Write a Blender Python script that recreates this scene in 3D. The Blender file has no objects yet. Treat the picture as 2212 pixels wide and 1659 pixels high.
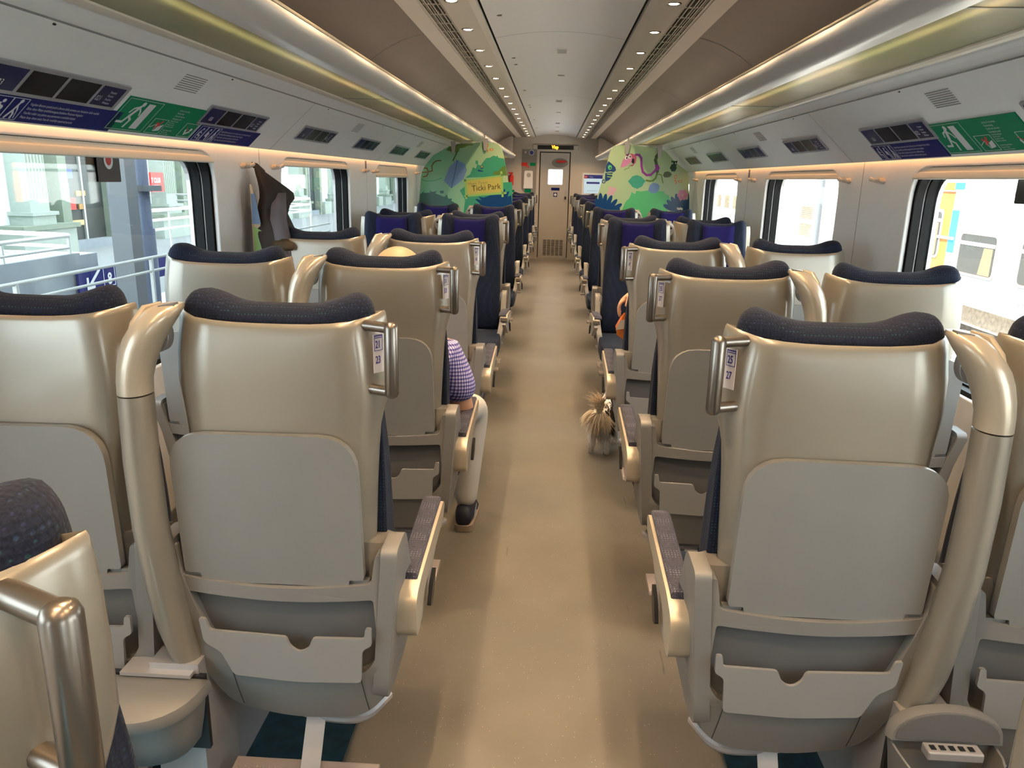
LED_W = 5.6; WORLD = 8.0; SUN = 55.0; EXPO = 0.0; COLY = 5.36; FILL_GLOW = 3.2
import bpy, bmesh, math, random
from mathutils import Vector, Matrix
from mathutils.geometry import tessellate_polygon
random.seed(7)
PI = math.pi
sc = bpy.context.scene
COL = sc.collection
# ------------------------------------------------------------------ camera
F = 1661.0; CX, CY = 1106.0, 829.5
XR = Vector((0.99833294, 0.03597866, -0.04513168))
DD = Vector((0.05287371, -0.25652463, 0.9650904))
ZU = Vector((0.02314528, -0.96586782, -0.25799932))
CAM = Vector((-0.006, 0.0, 1.47))
cd = bpy.data.cameras.new('camera'); cam = bpy.data.objects.new('camera', cd); COL.objects.link(cam)
cd.sensor_width = 36.0; cd.lens = F / 2212.0 * 36.0; cd.clip_start = 0.02; cd.clip_end = 500
r = Vector((XR[0], DD[0], ZU[0])); dn = Vector((XR[1], DD[1], ZU[1])); fw = Vector((XR[2], DD[2], ZU[2]))
cam.matrix_world = Matrix(((r[0], -dn[0], -fw[0], CAM[0]), (r[1], -dn[1], -fw[1], CAM[1]), (r[2], -dn[2], -fw[2], CAM[2]), (0, 0, 0, 1)))
sc.camera = cam
def U(px, py, X=None, Y=None, Z=None):
    v = Vector((px - CX, py - CY, F)); d = Vector((v.dot(XR), v.dot(DD), v.dot(ZU)))
    if X is not None: t = (X - CAM[0]) / d[0]
    elif Y is not None: t = (Y - CAM[1]) / d[1]
    else: t = (Z - CAM[2]) / d[2]
    return CAM + d * t
# ------------------------------------------------------------------ materials
MATS = {}
def nm(name):
    m = bpy.data.materials.new(name); m.use_nodes = True; MATS[name] = m
    return m, m.node_tree.nodes, m.node_tree.links, m.node_tree.nodes['Principled BSDF']
def mat(name, col, rough=0.5, metal=0.0, coat=0.0, emit=None, es=0.0, noise=0.0, nscale=20.0, bump=0.0, bscale=200.0, spec=0.5):
    m, N, L, b = nm(name)
    b.inputs['Base Color'].default_value = (*col, 1); b.inputs['Roughness'].default_value = rough
    b.inputs['Metallic'].default_value = metal; b.inputs['Coat Weight'].default_value = coat
    b.inputs['Coat Roughness'].default_value = 0.15; b.inputs['Specular IOR Level'].default_value = spec
    if emit: b.inputs['Emission Color'].default_value = (*emit, 1); b.inputs['Emission Strength'].default_value = es
    tc = N.new('ShaderNodeTexCoord')
    if noise:
        n = N.new('ShaderNodeTexNoise'); n.inputs['Scale'].default_value = nscale; n.inputs['Detail'].default_value = 4
        L.new(tc.outputs['Object'], n.inputs['Vector'])
        cr = N.new('ShaderNodeMapRange'); cr.inputs[1].default_value = 0.3; cr.inputs[2].default_value = 0.7
        cr.inputs[3].default_value = 1 - noise; cr.inputs[4].default_value = 1 + noise
        mx = N.new('ShaderNodeMix'); mx.data_type = 'RGBA'; mx.blend_type = 'MULTIPLY'; mx.inputs[0].default_value = 1
        mx.inputs[6].default_value = (*col, 1)
        L.new(n.outputs[0], cr.inputs[0]); L.new(cr.outputs[0], mx.inputs[7]); L.new(mx.outputs[2], b.inputs['Base Color'])
    if bump:
        n2 = N.new('ShaderNodeTexNoise'); n2.inputs['Scale'].default_value = bscale
        L.new(tc.outputs['Object'], n2.inputs['Vector'])
        bp = N.new('ShaderNodeBump'); bp.inputs['Strength'].default_value = bump; bp.inputs['Distance'].default_value = 0.001
        L.new(n2.outputs[0], bp.inputs['Height']); L.new(bp.outputs[0], b.inputs['Normal'])
    return m
mat('shell', (0.31, 0.28, 0.232), 0.30, 0.40, 0.35, noise=0.02, nscale=6)
mat('shelledge', (0.50, 0.43, 0.33), 0.28, 0.3, 0.3)
mat('tray', (0.22, 0.218, 0.212), 0.42, 0.1, 0.05, noise=0.03, nscale=8)
mat('housing', (0.225, 0.215, 0.205), 0.45, 0.15, noise=0.03, nscale=10)
mat('recess', (0.13, 0.125, 0.12), 0.6)
mat('pocket', (0.26, 0.252, 0.246), 0.42)
mat('armshell', (0.48, 0.42, 0.33), 0.35, 0.25)
mat('chrome', (0.26, 0.225, 0.195), 0.3, 0.9)
mat('alu', (0.50, 0.47, 0.46), 0.38, 0.5)
mat('footrest', (0.36, 0.32, 0.31), 0.45, 0.3)
mat('seam', (0.02, 0.02, 0.02), 0.8)
mat('black', (0.012, 0.012, 0.013), 0.35)
mat('rubber', (0.006, 0.006, 0.006), 0.5, spec=0.15)
mat('navy', (0.009, 0.007, 0.072), 0.9, bump=0.2, bscale=60, spec=0.2)
mat('white', (0.8, 0.8, 0.8), 0.5)
mat('label_white', (0.72, 0.68, 0.72), 0.4)
mat('label_blue', (0.03, 0.03, 0.30), 0.5)
mat('wallmat', (0.90, 0.885, 0.87), 0.5, noise=0.01)
mat('panelmat', (0.84, 0.84, 0.85), 0.42, noise=0.01)
mat('panelgroove', (0.25, 0.25, 0.25), 0.6)
mat('lip', (0.75, 0.67, 0.56), 0.4, 0.2)
mat('railmat', (0.74, 0.73, 0.72), 0.35, 0.25)
mat('railedge', (0.75, 0.62, 0.45), 0.25, 0.5)
mat('ceil_dark', (0.115, 0.088, 0.072), 0.42, noise=0.05, nscale=3, spec=0.25)
mat('ceil_light', (0.82, 0.79, 0.77), 0.45)
mat('ceil_led', (0.72, 0.65, 0.57), 0.45)
mat('grillbar', (0.42, 0.38, 0.32), 0.4, 0.4)
mat('hookmat', (0.72, 0.64, 0.54), 0.35)
mat('blind', (0.72, 0.68, 0.60), 0.5)
mat('doormat', (0.56, 0.52, 0.48), 0.4, 0.1)
mat('endwall', (0.6, 0.54, 0.48), 0.5)
mat('endpanel', (0.27, 0.25, 0.23), 0.5)
mat('red', (0.60, 0.02, 0.015), 0.4)
mat('green', (0, 0.20, 0.09), 0.5, spec=0.15)
mat('signblue', (0.006, 0.010, 0.13), 0.5, spec=0.15)
mat('signframe', (0.42, 0.42, 0.46), 0.3, 0.5)
mat('signscreen', (0.006, 0.006, 0.009), 0.2, spec=0.25)
mat('signscreenblue', (0.010, 0.012, 0.07), 0.25, spec=0.25)
mat('signtext', (0.62, 0.62, 0.66), 0.5)
mat('ledon', (1, 0.8, 0.55), 0.5, emit=(1.0, 0.78, 0.48), es=28.0)
mat('coveled', (1, 0.7, 0.4), 0.5, emit=(1.0, 0.50, 0.19), es=4.2)
mat('added_fill_glow', (1, 0.9, 0.8), 0.5, emit=(1.0, 0.84, 0.70), es=FILL_GLOW)  # glow of the strips added on the racks to lift the ceiling
mat('orange_led', (0.1, 0.03, 0), 0.5, emit=(1.0, 0.30, 0.02), es=5.0)
mat('screen_on', (0.1, 0.1, 0.1), 0.3, emit=(0.55, 0.70, 0.74), es=0.9)
mat('screen_head', (0.02, 0.02, 0.1), 0.3, emit=(0.02, 0.02, 0.12), es=0.8)
mat('skin', (0.66, 0.36, 0.23), 0.5, bump=0.1, bscale=40)
mat('scalp', (0.60, 0.36, 0.22), 0.4, noise=0.1, nscale=14)
mat('hair', (0.35, 0.30, 0.26), 0.8)
mat('trousers', (0.60, 0.57, 0.52), 0.8, bump=0.3, bscale=25)
mat('shoe', (0.012, 0.014, 0.03), 0.6, bump=0.3, bscale=60)
mat('sole', (0.30, 0.24, 0.19), 0.7)
mat('shoeline', (0.25, 0.3, 0.38), 0.6)
mat('pink', (0.85, 0.72, 0.72), 0.8)
mat('orange', (0.80, 0.20, 0.03), 0.45)
mat('paper', (0.80, 0.66, 0.50), 0.6)
mat('fur_cream', (0.92, 0.76, 0.56), 0.8)
mat('fur_white', (0.95, 0.9, 0.82), 0.8)
mat('fur_dark', (0.035, 0.028, 0.022), 0.8)
mat('coat', (0.035, 0.028, 0.026), 0.75, noise=0.4, nscale=9, bump=0.4, bscale=18)
mat('coat_brown', (0.055, 0.035, 0.015), 0.7, noise=0.3, nscale=9)
mat('coat_grey', (0.15, 0.135, 0.15), 0.75, noise=0.15, nscale=9)
mat('facade', (0.36, 0.41, 0.36), 0.8, noise=0.04)
mat('facade_trim', (0.22, 0.26, 0.20), 0.8, noise=0.05)
mat('facade_white', (0.86, 0.9, 0.92), 0.8)
mat('shopglass', (0.05, 0.058, 0.055), 0.4, spec=0.2)
mat('concrete', (0.26, 0.29, 0.32), 0.85, noise=0.12, nscale=3)
mat('steelrail', (0.52, 0.54, 0.52), 0.4, 0.3)
mat('bluegrey', (0.15, 0.18, 0.26), 0.5)
mat('greycol', (0.14, 0.15, 0.16), 0.7)
mat('train_white', (0.6, 0.6, 0.6), 0.6)
mat('train_grey', (0.17, 0.205, 0.215), 0.6)
mat('train_orange', (0.62, 0.13, 0.01), 0.6)
mat('train_blue', (0.01, 0.22, 0.65), 0.6)
mat('train_glass', (0.03, 0.03, 0.028), 0.5, spec=0.2)
mat('train_ochre', (0.10, 0.075, 0.04), 0.7)
mat('train_frame', (0.26, 0.21, 0.19), 0.6)
mat('ballast', (0.75, 0.68, 0.6), 0.95, noise=0.6, nscale=25, bump=1.0, bscale=30)
mat('asphalt', (0.24, 0.25, 0.25), 0.9, noise=0.1)
mat('sleeper', (0.20, 0.17, 0.14), 0.9, noise=0.3)
mat('wood', (0.2, 0.1, 0.04), 0.6)
mat('shop1', (0.45, 0.25, 0.08), 0.6)
mat('shop2', (0.08, 0.12, 0.30), 0.6)
mat('teal_carpet', (0.012, 0.05, 0.075), 0.8, noise=0.3, nscale=30)
# rack glass: frosted, lets a little light through
m, N, L, b = nm('rackglass')
b.inputs['Base Color'].default_value = (0.36, 0.35, 0.24, 1); b.inputs['Roughness'].default_value = 0.22
tc = N.new('ShaderNodeTexCoord'); n = N.new('ShaderNodeTexNoise'); n.inputs['Scale'].default_value = 1.6; n.inputs['Detail'].default_value = 3
L.new(tc.outputs['Object'], n.inputs['Vector'])
rp = N.new('ShaderNodeValToRGB'); rp.color_ramp.elements[0].position = 0.35; rp.color_ramp.elements[0].color = (0.50, 0.52, 0.33, 1)
rp.color_ramp.elements[1].position = 0.65; rp.color_ramp.elements[1].color = (0.66, 0.60, 0.43, 1)
L.new(n.outputs[0], rp.inputs[0]); L.new(rp.outputs[0], b.inputs['Base Color'])
tb = N.new('ShaderNodeBsdfTranslucent'); L.new(rp.outputs[0], tb.inputs[0])
ms = N.new('ShaderNodeMixShader'); ms.inputs[0].default_value = 0.5
L.new(b.outputs[0], ms.inputs[1]); L.new(tb.outputs[0], ms.inputs[2]); L.new(ms.outputs[0], N['Material Output'].inputs[0])
# window glass: clear pane with surface reflection
m, N, L, b = nm('glass'); N.remove(b)
tr = N.new('ShaderNodeBsdfTransparent'); tr.inputs[0].default_value = (0.88, 0.92, 0.92, 1)
gl = N.new('ShaderNodeBsdfGlossy'); gl.inputs['Roughness'].default_value = 0.02
fr = N.new('ShaderNodeFresnel'); gm = N.new('ShaderNodeNewGeometry'); im = N.new('ShaderNodeMapRange'); im.inputs[3].default_value = 1.4; im.inputs[4].default_value = 1 / 1.4
L.new(gm.outputs['Backfacing'], im.inputs[0]); L.new(im.outputs[0], fr.inputs[0])
ms = N.new('ShaderNodeMixShader'); L.new(fr.outputs[0], ms.inputs[0]); L.new(tr.outputs[0], ms.inputs[1]); L.new(gl.outputs[0], ms.inputs[2])
L.new(ms.outputs[0], N['Material Output'].inputs[0])
# seat fabric: dark weave with rows of teal dots
def fabric(name, base, dot, dot2, scale, amt):
    m, N, L, b = nm(name); b.inputs['Roughness'].default_value = 0.9; b.inputs['Sheen Weight'].default_value = 0.04; b.inputs['Specular IOR Level'].default_value = 0.2
    b.inputs['Sheen Roughness'].default_value = 0.5
    tc = N.new('ShaderNodeTexCoord'); mp = N.new('ShaderNodeMapping'); mp.inputs['Scale'].default_value = (1, 0.75, 1)
    L.new(tc.outputs['Object'], mp.inputs[0])
    v = N.new('ShaderNodeTexVoronoi'); v.inputs['Scale'].default_value = scale; v.inputs['Randomness'].default_value = 0.12
    L.new(mp.outputs[0], v.inputs['Vector'])
    lt = N.new('ShaderNodeMapRange'); lt.inputs[1].default_value = 0.30; lt.inputs[2].default_value = 0.20; lt.inputs[3].default_value = 0; lt.inputs[4].default_value = amt
    L.new(v.outputs['Distance'], lt.inputs[0])
    wv = N.new('ShaderNodeTexWave'); wv.bands_direction = 'Z'; wv.inputs['Scale'].default_value = 6; wv.inputs['Distortion'].default_value = 2
    L.new(tc.outputs['Object'], wv.inputs['Vector'])
    m1 = N.new('ShaderNodeMix'); m1.data_type = 'RGBA'; m1.inputs[6].default_value = (*dot, 1); m1.inputs[7].default_value = (*dot2, 1)
    L.new(wv.outputs['Fac'], m1.inputs[0])
    m2 = N.new('ShaderNodeMix'); m2.data_type = 'RGBA'; m2.inputs[6].default_value = (*base, 1)
    L.new(lt.outputs[0], m2.inputs[0]); L.new(m1.outputs[2], m2.inputs[7])
    ns = N.new('ShaderNodeTexNoise'); ns.inputs['Scale'].default_value = 350; L.new(tc.outputs['Object'], ns.inputs['Vector'])
    m3 = N.new('ShaderNodeMix'); m3.data_type = 'RGBA'; m3.blend_type = 'MULTIPLY'; m3.inputs[0].default_value = 0.8
    mr = N.new('ShaderNodeMapRange'); mr.inputs[1].default_value = .3; mr.inputs[2].default_value = .7; mr.inputs[3].default_value = .5; mr.inputs[4].default_value = 1.5
    L.new(ns.outputs[0], mr.inputs[0]); L.new(m2.outputs[2], m3.inputs[6]); L.new(mr.outputs[0], m3.inputs[7]); L.new(m3.outputs[2], b.inputs['Base Color'])
    bp = N.new('ShaderNodeBump'); bp.inputs['Strength'].default_value = 0.5; bp.inputs['Distance'].default_value = 0.002
    L.new(v.outputs['Distance'], bp.inputs['Height']); L.new(bp.outputs[0], b.inputs['Normal'])
fabric('fabric', (0.0105, 0.0145, 0.030), (0.02, 0.085, 0.085), (0.03, 0.03, 0.10), 150, 0.6)
fabric('armpad', (0.055, 0.055, 0.075), (0.22, 0.22, 0.25), (0.16, 0.16, 0.24), 150, 0.7)
# checked shirt
m, N, L, b = nm('shirt'); b.inputs['Roughness'].default_value = 0.85
tc = N.new('ShaderNodeTexCoord'); sp = N.new('ShaderNodeSeparateXYZ'); L.new(tc.outputs['Object'], sp.inputs[0])
def stripe(i, s, rot=None):
    a = N.new('ShaderNodeMath'); a.operation = 'MULTIPLY'; a.inputs[1].default_value = s; L.new(i, a.inputs[0])
    f = N.new('ShaderNodeMath'); f.operation = 'FRACT'; L.new(a.outputs[0], f.inputs[0])
    g = N.new('ShaderNodeMath'); g.operation = 'GREATER_THAN'; g.inputs[1].default_value = 0.55; L.new(f.outputs[0], g.inputs[0]); return g.outputs[0]
sx = N.new('ShaderNodeMath'); sx.operation = 'ADD'; L.new(sp.outputs[0], sx.inputs[0]); L.new(sp.outputs[1], sx.inputs[1])
s1 = stripe(sx.outputs[0], 75); s2 = stripe(sp.outputs[2], 75)
ad = N.new('ShaderNodeMath'); ad.operation = 'ADD'; L.new(s1, ad.inputs[0]); L.new(s2, ad.inputs[1])
rp = N.new('ShaderNodeValToRGB'); rp.color_ramp.interpolation = 'CONSTANT'
rp.color_ramp.elements[0].color = (0.62, 0.60, 0.80, 1); e = rp.color_ramp.elements.new(0.25); e.color = (0.17, 0.15, 0.50, 1)
rp.color_ramp.elements[-1].position = 0.75; rp.color_ramp.elements[-1].color = (0.03, 0.03, 0.16, 1)
hf = N.new('ShaderNodeMath'); hf.operation = 'MULTIPLY'; hf.inputs[1].default_value = 0.5; L.new(ad.outputs[0], hf.inputs[0])
L.new(hf.outputs[0], rp.inputs[0]); L.new(rp.outputs[0], b.inputs['Base Color'])
for nm__, c_ in (('fur_cream', (.98, .86, .70)), ('fur_white', (.98, .95, .90))):
    m, N, L, b = nm(nm__); b.inputs['Base Color'].default_value = (*c_, 1); b.inputs['Roughness'].default_value = .7
    tb = N.new('ShaderNodeBsdfTranslucent'); tb.inputs[0].default_value = (*c_, 1); ms = N.new('ShaderNodeMixShader'); ms.inputs[0].default_value = .35
    L.new(b.outputs[0], ms.inputs[1]); L.new(tb.outputs[0], ms.inputs[2]); L.new(ms.outputs[0], N['Material Output'].inputs[0])
# speckled vinyl floor
m, N, L, b = nm('floormat'); b.inputs['Roughness'].default_value = 0.36
tc = N.new('ShaderNodeTexCoord')
n1 = N.new('ShaderNodeTexNoise'); n1.inputs['Scale'].default_value = 2.5; n1.inputs['Detail'].default_value = 6; L.new(tc.outputs['Object'], n1.inputs['Vector'])
rp = N.new('ShaderNodeValToRGB'); rp.color_ramp.elements[0].position = .3; rp.color_ramp.elements[0].color = (0.140, 0.130, 0.112, 1)
rp.color_ramp.elements[1].position = .7; rp.color_ramp.elements[1].color = (0.185, 0.170, 0.147, 1); L.new(n1.outputs[0], rp.inputs[0])
vo = N.new('ShaderNodeTexVoronoi'); vo.inputs['Scale'].default_value = 95; L.new(tc.outputs['Object'], vo.inputs['Vector'])
sm = N.new('ShaderNodeMapRange'); sm.inputs[1].default_value = .13; sm.inputs[2].default_value = .08; sm.inputs[3].default_value = 0; sm.inputs[4].default_value = 1; L.new(vo.outputs['Distance'], sm.inputs[0])
hs = N.new('ShaderNodeSeparateColor'); L.new(vo.outputs['Color'], hs.inputs[0])
gt = N.new('ShaderNodeMath'); gt.operation = 'GREATER_THAN'; gt.inputs[1].default_value = 0.72; L.new(hs.outputs[0], gt.inputs[0])
mu = N.new('ShaderNodeMath'); mu.operation = 'MULTIPLY'; L.new(sm.outputs[0], mu.inputs[0]); L.new(gt.outputs[0], mu.inputs[1])
cm = N.new('ShaderNodeMix'); cm.data_type = 'RGBA'; cm.inputs[7].default_value = (0.50, 0.47, 0.40, 1); L.new(rp.outputs[0], cm.inputs[6]); L.new(mu.outputs[0], cm.inputs[0])
# dark scuffs
mp = N.new('ShaderNodeMapping'); mp.inputs['Scale'].default_value = (30, 3, 1); L.new(tc.outputs['Object'], mp.inputs[0])
n2 = N.new('ShaderNodeTexNoise'); n2.inputs['Scale'].default_value = 1.0; n2.inputs['Detail'].default_value = 2; L.new(mp.outputs[0], n2.inputs['Vector'])
sr = N.new('ShaderNodeMapRange'); sr.inputs[1].default_value = .72; sr.inputs[2].default_value = .76; sr.inputs[3].default_value = 0; sr.inputs[4].default_value = .45; L.new(n2.outputs[0], sr.inputs[0])
c2 = N.new('ShaderNodeMix'); c2.data_type = 'RGBA'; c2.inputs[7].default_value = (0.03, 0.03, 0.03, 1); L.new(cm.outputs[2], c2.inputs[6]); L.new(sr.outputs[0], c2.inputs[0])
L.new(c2.outputs[2], b.inputs['Base Color'])
def solid(name, col): return MATS.get(name) or mat(name, col, 0.3, coat=0.2)
# ------------------------------------------------------------------ object helpers
def M(n): return MATS[n] if isinstance(n, str) else n
def link(name, me, m=None, parent=None, smooth=True, auto=None):
    o = bpy.data.objects.new(name, me); COL.objects.link(o)
    if m is not None and not me.materials: me.materials.append(M(m))
    if smooth:
        for p in me.polygons: p.use_smooth = True
        if auto:
            me.set_sharp_from_angle(angle=math.radians(auto))
    if parent: o.parent = parent
    return o
def obj(name, bm, m=None, parent=None, smooth=True, auto=35, recalc=True):
    if recalc: bmesh.ops.recalc_face_normals(bm, faces=bm.faces)
    me = bpy.data.meshes.new(name); bm.to_mesh(me); bm.free()
    return link(name, me, m, parent, smooth, auto)
def tag(o, label=None, cat=None, group=None, kind=None):
    if label: o['label'] = label
    if cat: o['category'] = cat
    if group: o['group'] = group
    if kind: o['kind'] = kind
    return o
def empty(name, loc=(0, 0, 0), rz=0.0):
    o = bpy.data.objects.new(name, None); o.empty_display_size = 0.05; COL.objects.link(o); o.location = loc; o.rotation_euler = (0, 0, rz); return o
KIDS = {}
def copy_tree(o, parent=None):
    c = o.copy(); COL.objects.link(c)
    if parent: c.parent = parent
    for ch in o.children: copy_tree(ch, c)
    return c
def bevel(o, w, seg=2, ang=35):
    b = o.modifiers.new('b', 'BEVEL'); b.width = w; b.segments = seg; b.limit_method = 'ANGLE'; b.angle_limit = math.radians(ang); return o
def subs(o, n=1):
    s = o.modifiers.new('s', 'SUBSURF'); s.levels = n; s.render_levels = n; return o
def add_box(bm, x0, x1, y0, y1, z0, z1):
    v = [bm.verts.new(p) for p in ((x0, y0, z0), (x1, y0, z0), (x1, y1, z0), (x0, y1, z0), (x0, y0, z1), (x1, y0, z1), (x1, y1, z1), (x0, y1, z1))]
    for f in ((0, 3, 2, 1), (4, 5, 6, 7), (0, 1, 5, 4), (1, 2, 6, 5), (2, 3, 7, 6), (3, 0, 4, 7)): bm.faces.new([v[i] for i in f])
def box(*a):
    bm = bmesh.new(); add_box(bm, *a); return bm
def add_loft(bm, rings, caps=True, closed=True):
    vs = [[bm.verts.new(p) for p in rg] for rg in rings]
    n = len(vs[0])
    for a, b in zip(vs, vs[1:]):
        for i in range(n if closed else n - 1):
            j = (i + 1) % n; bm.faces.new((a[i], a[j], b[j], b[i]))
    if caps and closed:
        bm.faces.new(vs[0][::-1]); bm.faces.new(vs[-1])
def loft(rings, caps=True, closed=True):
    bm = bmesh.new(); add_loft(bm, rings, caps, closed); return bm
def add_tube(bm, pts, rad, n=12, caps=True):
    pts = [Vector(p) for p in pts]; R = rad if isinstance(rad, (list, tuple)) else [rad] * len(pts)
    rings = []; up = None
    for i, p in enumerate(pts):
        t = (pts[min(i + 1, len(pts) - 1)] - pts[max(i - 1, 0)]).normalized()
        if up is None: up = t.orthogonal().normalized()
        up = (up - t * up.dot(t)).normalized(); w = t.cross(up)
        rings.append([p + (up * math.cos(2 * PI * k / n) + w * math.sin(2 * PI * k / n)) * R[i] for k in range(n)])
    add_loft(bm, rings, caps)
def tube(pts, rad, n=12):
    bm = bmesh.new(); add_tube(bm, pts, rad, n); return bm
def arc_pts(pts, r=0.02, n=5):
    """polyline with rounded corners"""
    P = [Vector(p) for p in pts]; out = [P[0]]
    for a, b, c in zip(P, P[1:], P[2:]):
        d1 = (a - b); d2 = (c - b); rr = min(r, d1.length * .49, d2.length * .49)
        p1 = b + d1.normalized() * rr; p2 = b + d2.normalized() * rr
        for k in range(n + 1):
            t = k / n; out.append(p1 * (1 - t) ** 2 + b * 2 * t * (1 - t) + p2 * t * t)
    out.append(P[-1]); return out
def rpoly(pts, r=0.02, n=5):
    """closed 2-D polygon with rounded corners; pts may carry their own radius"""
    out = []; k = len(pts)
    for i in range(k):
        a, b, c = pts[i - 1], pts[i], pts[(i + 1) % k]
        rr = b[2] if len(b) > 2 else r
        A, B, C = Vector(a[:2]), Vector(b[:2]), Vector(c[:2]); d1 = A - B; d2 = C - B
        q = min(rr, d1.length * .45, d2.length * .45)
        if q < 1e-5: out.append((B[0], B[1])); continue
        p1 = B + d1.normalized() * q; p2 = B + d2.normalized() * q
        for j in range(n + 1):
            t = j / n; p = p1 * (1 - t) ** 2 + B * 2 * t * (1 - t) + p2 * t * t; out.append((p[0], p[1]))
    return out
def ell(cx, cy, rx, ry, n=20, a=0.0):
    return [(cx + rx * math.cos(2 * PI * k / n) * math.cos(a) - ry * math.sin(2 * PI * k / n) * math.sin(a), cy + rx * math.cos(2 * PI * k / n) * math.sin(a) + ry * math.sin(2 * PI * k / n) * math.cos(a)) for k in range(n)]
def add_plate(bm, outer, holes, d0, d1, ax=lambda u, v, d: (u, d, v), sub=0.0, warp=None):
    loops = [outer] + list(holes)
    flat = [p for l in loops for p in l]
    tris = tessellate_polygon([[Vector((p[0], p[1], 0)) for p in l] for l in loops])
    A = [bm.verts.new(ax(p[0], p[1], d0)) for p in flat]; B = [bm.verts.new(ax(p[0], p[1], d1)) for p in flat]
    for t in tris:
        try: bm.faces.new([A[i] for i in t])
        except ValueError: pass
        try: bm.faces.new([B[i] for i in reversed(t)])
        except ValueError: pass
    o = 0
    for l in loops:
        n = len(l)
        for i in range(n):
            j = (i + 1) % n
            try: bm.faces.new((A[o + i], A[o + j], B[o + j], B[o + i]))
            except ValueError: pass
        o += n
def plate(outer, holes, d0, d1, ax=lambda u, v, d: (u, d, v), sub=0.0, warp=None):
    bm = bmesh.new(); add_plate(bm, outer, holes, d0, d1, ax)
    if sub:
        for _ in range(4):
            es = [e for e in bm.edges if e.calc_length() > sub]
            if not es: break
            bmesh.ops.subdivide_edges(bm, edges=es, cuts=1); bmesh.ops.triangulate(bm, faces=bm.faces)
    if warp:
        for v in bm.verts: v.co = Vector(warp(*v.co))
    return bm
def add_poly(bm, pts, z0, z1):
    add_plate(bm, pts, [], z0, z1, ax=lambda u, v, d: (u, v, d))
def line2(pts, w):
    """outline of a polyline of width w (list of quads)"""
    out = []
    for a, b in zip(pts, pts[1:]):
        a, b = Vector(a), Vector(b); d = (b - a); 
        if d.length < 1e-6: continue
        d.normalize(); n = Vector((-d[1], d[0])) * w / 2; e = d * w * .4
        out.append([tuple(a - e + n), tuple(b + e + n), tuple(b + e - n), tuple(a - e - n)])
    return out
def polys(name, lst, m, parent, z0, z1, mtx=None):
    bm = bmesh.new()
    for i_, p in enumerate(lst): add_poly(bm, p, z0, z1 + i_ * 2.5e-5)
    if mtx: bmesh.ops.transform(bm, matrix=mtx, verts=bm.verts)
    return obj(name, bm, m, parent, smooth=False)
TXT = {}
def text_bm(s, size=1.0):
    if s not in TXT:
        cu = bpy.data.curves.new('t', 'FONT'); cu.body = s; cu.resolution_u = 2; cu.size = 1.0
        o = bpy.data.objects.new('t', cu); COL.objects.link(o); bpy.context.view_layer.update()
        dg = bpy.context.evaluated_depsgraph_get(); TXT[s] = bpy.data.meshes.new_from_object(o.evaluated_get(dg)); bpy.data.objects.remove(o)
    return TXT[s]
def texts(name, items, m, parent, z, mtx=None, bold=0.0):
    """items: (string, x, y, size[, width factor]) in the parent's plane"""
    bm = bmesh.new()
    for it in items:
        s, x, y, sz = it[:4]; wf = it[4] if len(it) > 4 else 1.0; ro = it[5] if len(it) > 5 else 0.0
        offs = [(0, 0)] if not bold else [(0, 0), (bold, 0), (-bold, 0), (0, bold), (0, -bold)]
        for k, (ox, oy) in enumerate(offs):
            b2 = bmesh.new(); b2.from_mesh(text_bm(s))
            bmesh.ops.transform(b2, matrix=Matrix.Translation((x + ox * sz, y + oy * sz, z + k * 2e-5)) @ Matrix.Rotation(ro, 4, 'Z') @ Matrix.Diagonal((sz * wf, sz, 1, 1)), verts=b2.verts)
            me = bpy.data.meshes.new('q'); b2.to_mesh(me); b2.free(); bm.from_mesh(me); bpy.data.meshes.remove(me)
    if mtx: bmesh.ops.transform(bm, matrix=mtx, verts=bm.verts)
    return obj(name, bm, m, parent, smooth=False, recalc=False)
def frame(o, u, v):
    u = Vector(u).normalized(); v = Vector(v).normalized(); n = u.cross(v)
    return Matrix(((u[0], v[0], n[0], o[0]), (u[1], v[1], n[1], o[1]), (u[2], v[2], n[2], o[2]), (0, 0, 0, 1)))
def smooth01(a, b, x):
    t = max(0, min(1, (x - a) / (b - a))); return t * t * (3 - 2 * t)
# ------------------------------------------------------------------ seats
def dsec(z, hw, yr, yf, rc, dz=0.0, bow=0.0, n=5, dy=0.0):
    """closed D section: rear edge at yr with big corners, sides to yf"""
    pts = []
    N_ = 9
    for i in range(N_):
        x = -hw + rc + (2 * hw - 2 * rc) * i / (N_ - 1); pts.append((x, yr + bow * (x / hw) ** 2))
    yb = yr + bow * ((hw - rc) / hw) ** 2
    for k in range(1, n + 1):
        a = PI / 2 * k / n; t = k / n; sx_ = .42 * math.sin(a) + .58 * t; cy_ = .42 * (1 - math.cos(a)) + .58 * t; pts.append((hw - rc + rc * sx_, yb + rc * 1.35 * cy_))
    ys = yb + rc * 1.35
    pts.append((hw, (ys + yf) / 2)); pts.append((hw * .985, yf)); pts.append((hw * .6, yf)); pts.append((0, yf)); pts.append((-hw * .6, yf)); pts.append((-hw * .985, yf)); pts.append((-hw, (ys + yf) / 2))
    for k in range(n, 0, -1):
        a = PI / 2 * k / n; t = k / n; sx_ = .42 * math.sin(a) + .58 * t; cy_ = .42 * (1 - math.cos(a)) + .58 * t; pts.append((-(hw - rc + rc * sx_), yb + rc * 1.35 * cy_))
    return [(x, y + dy, z + dz * abs(x / hw) ** 3 + 0.0) for x, y in pts]
def mirror(bm, m):
    if m < 0:
        for v in bm.verts: v.co.x *= -1
    return bm
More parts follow.
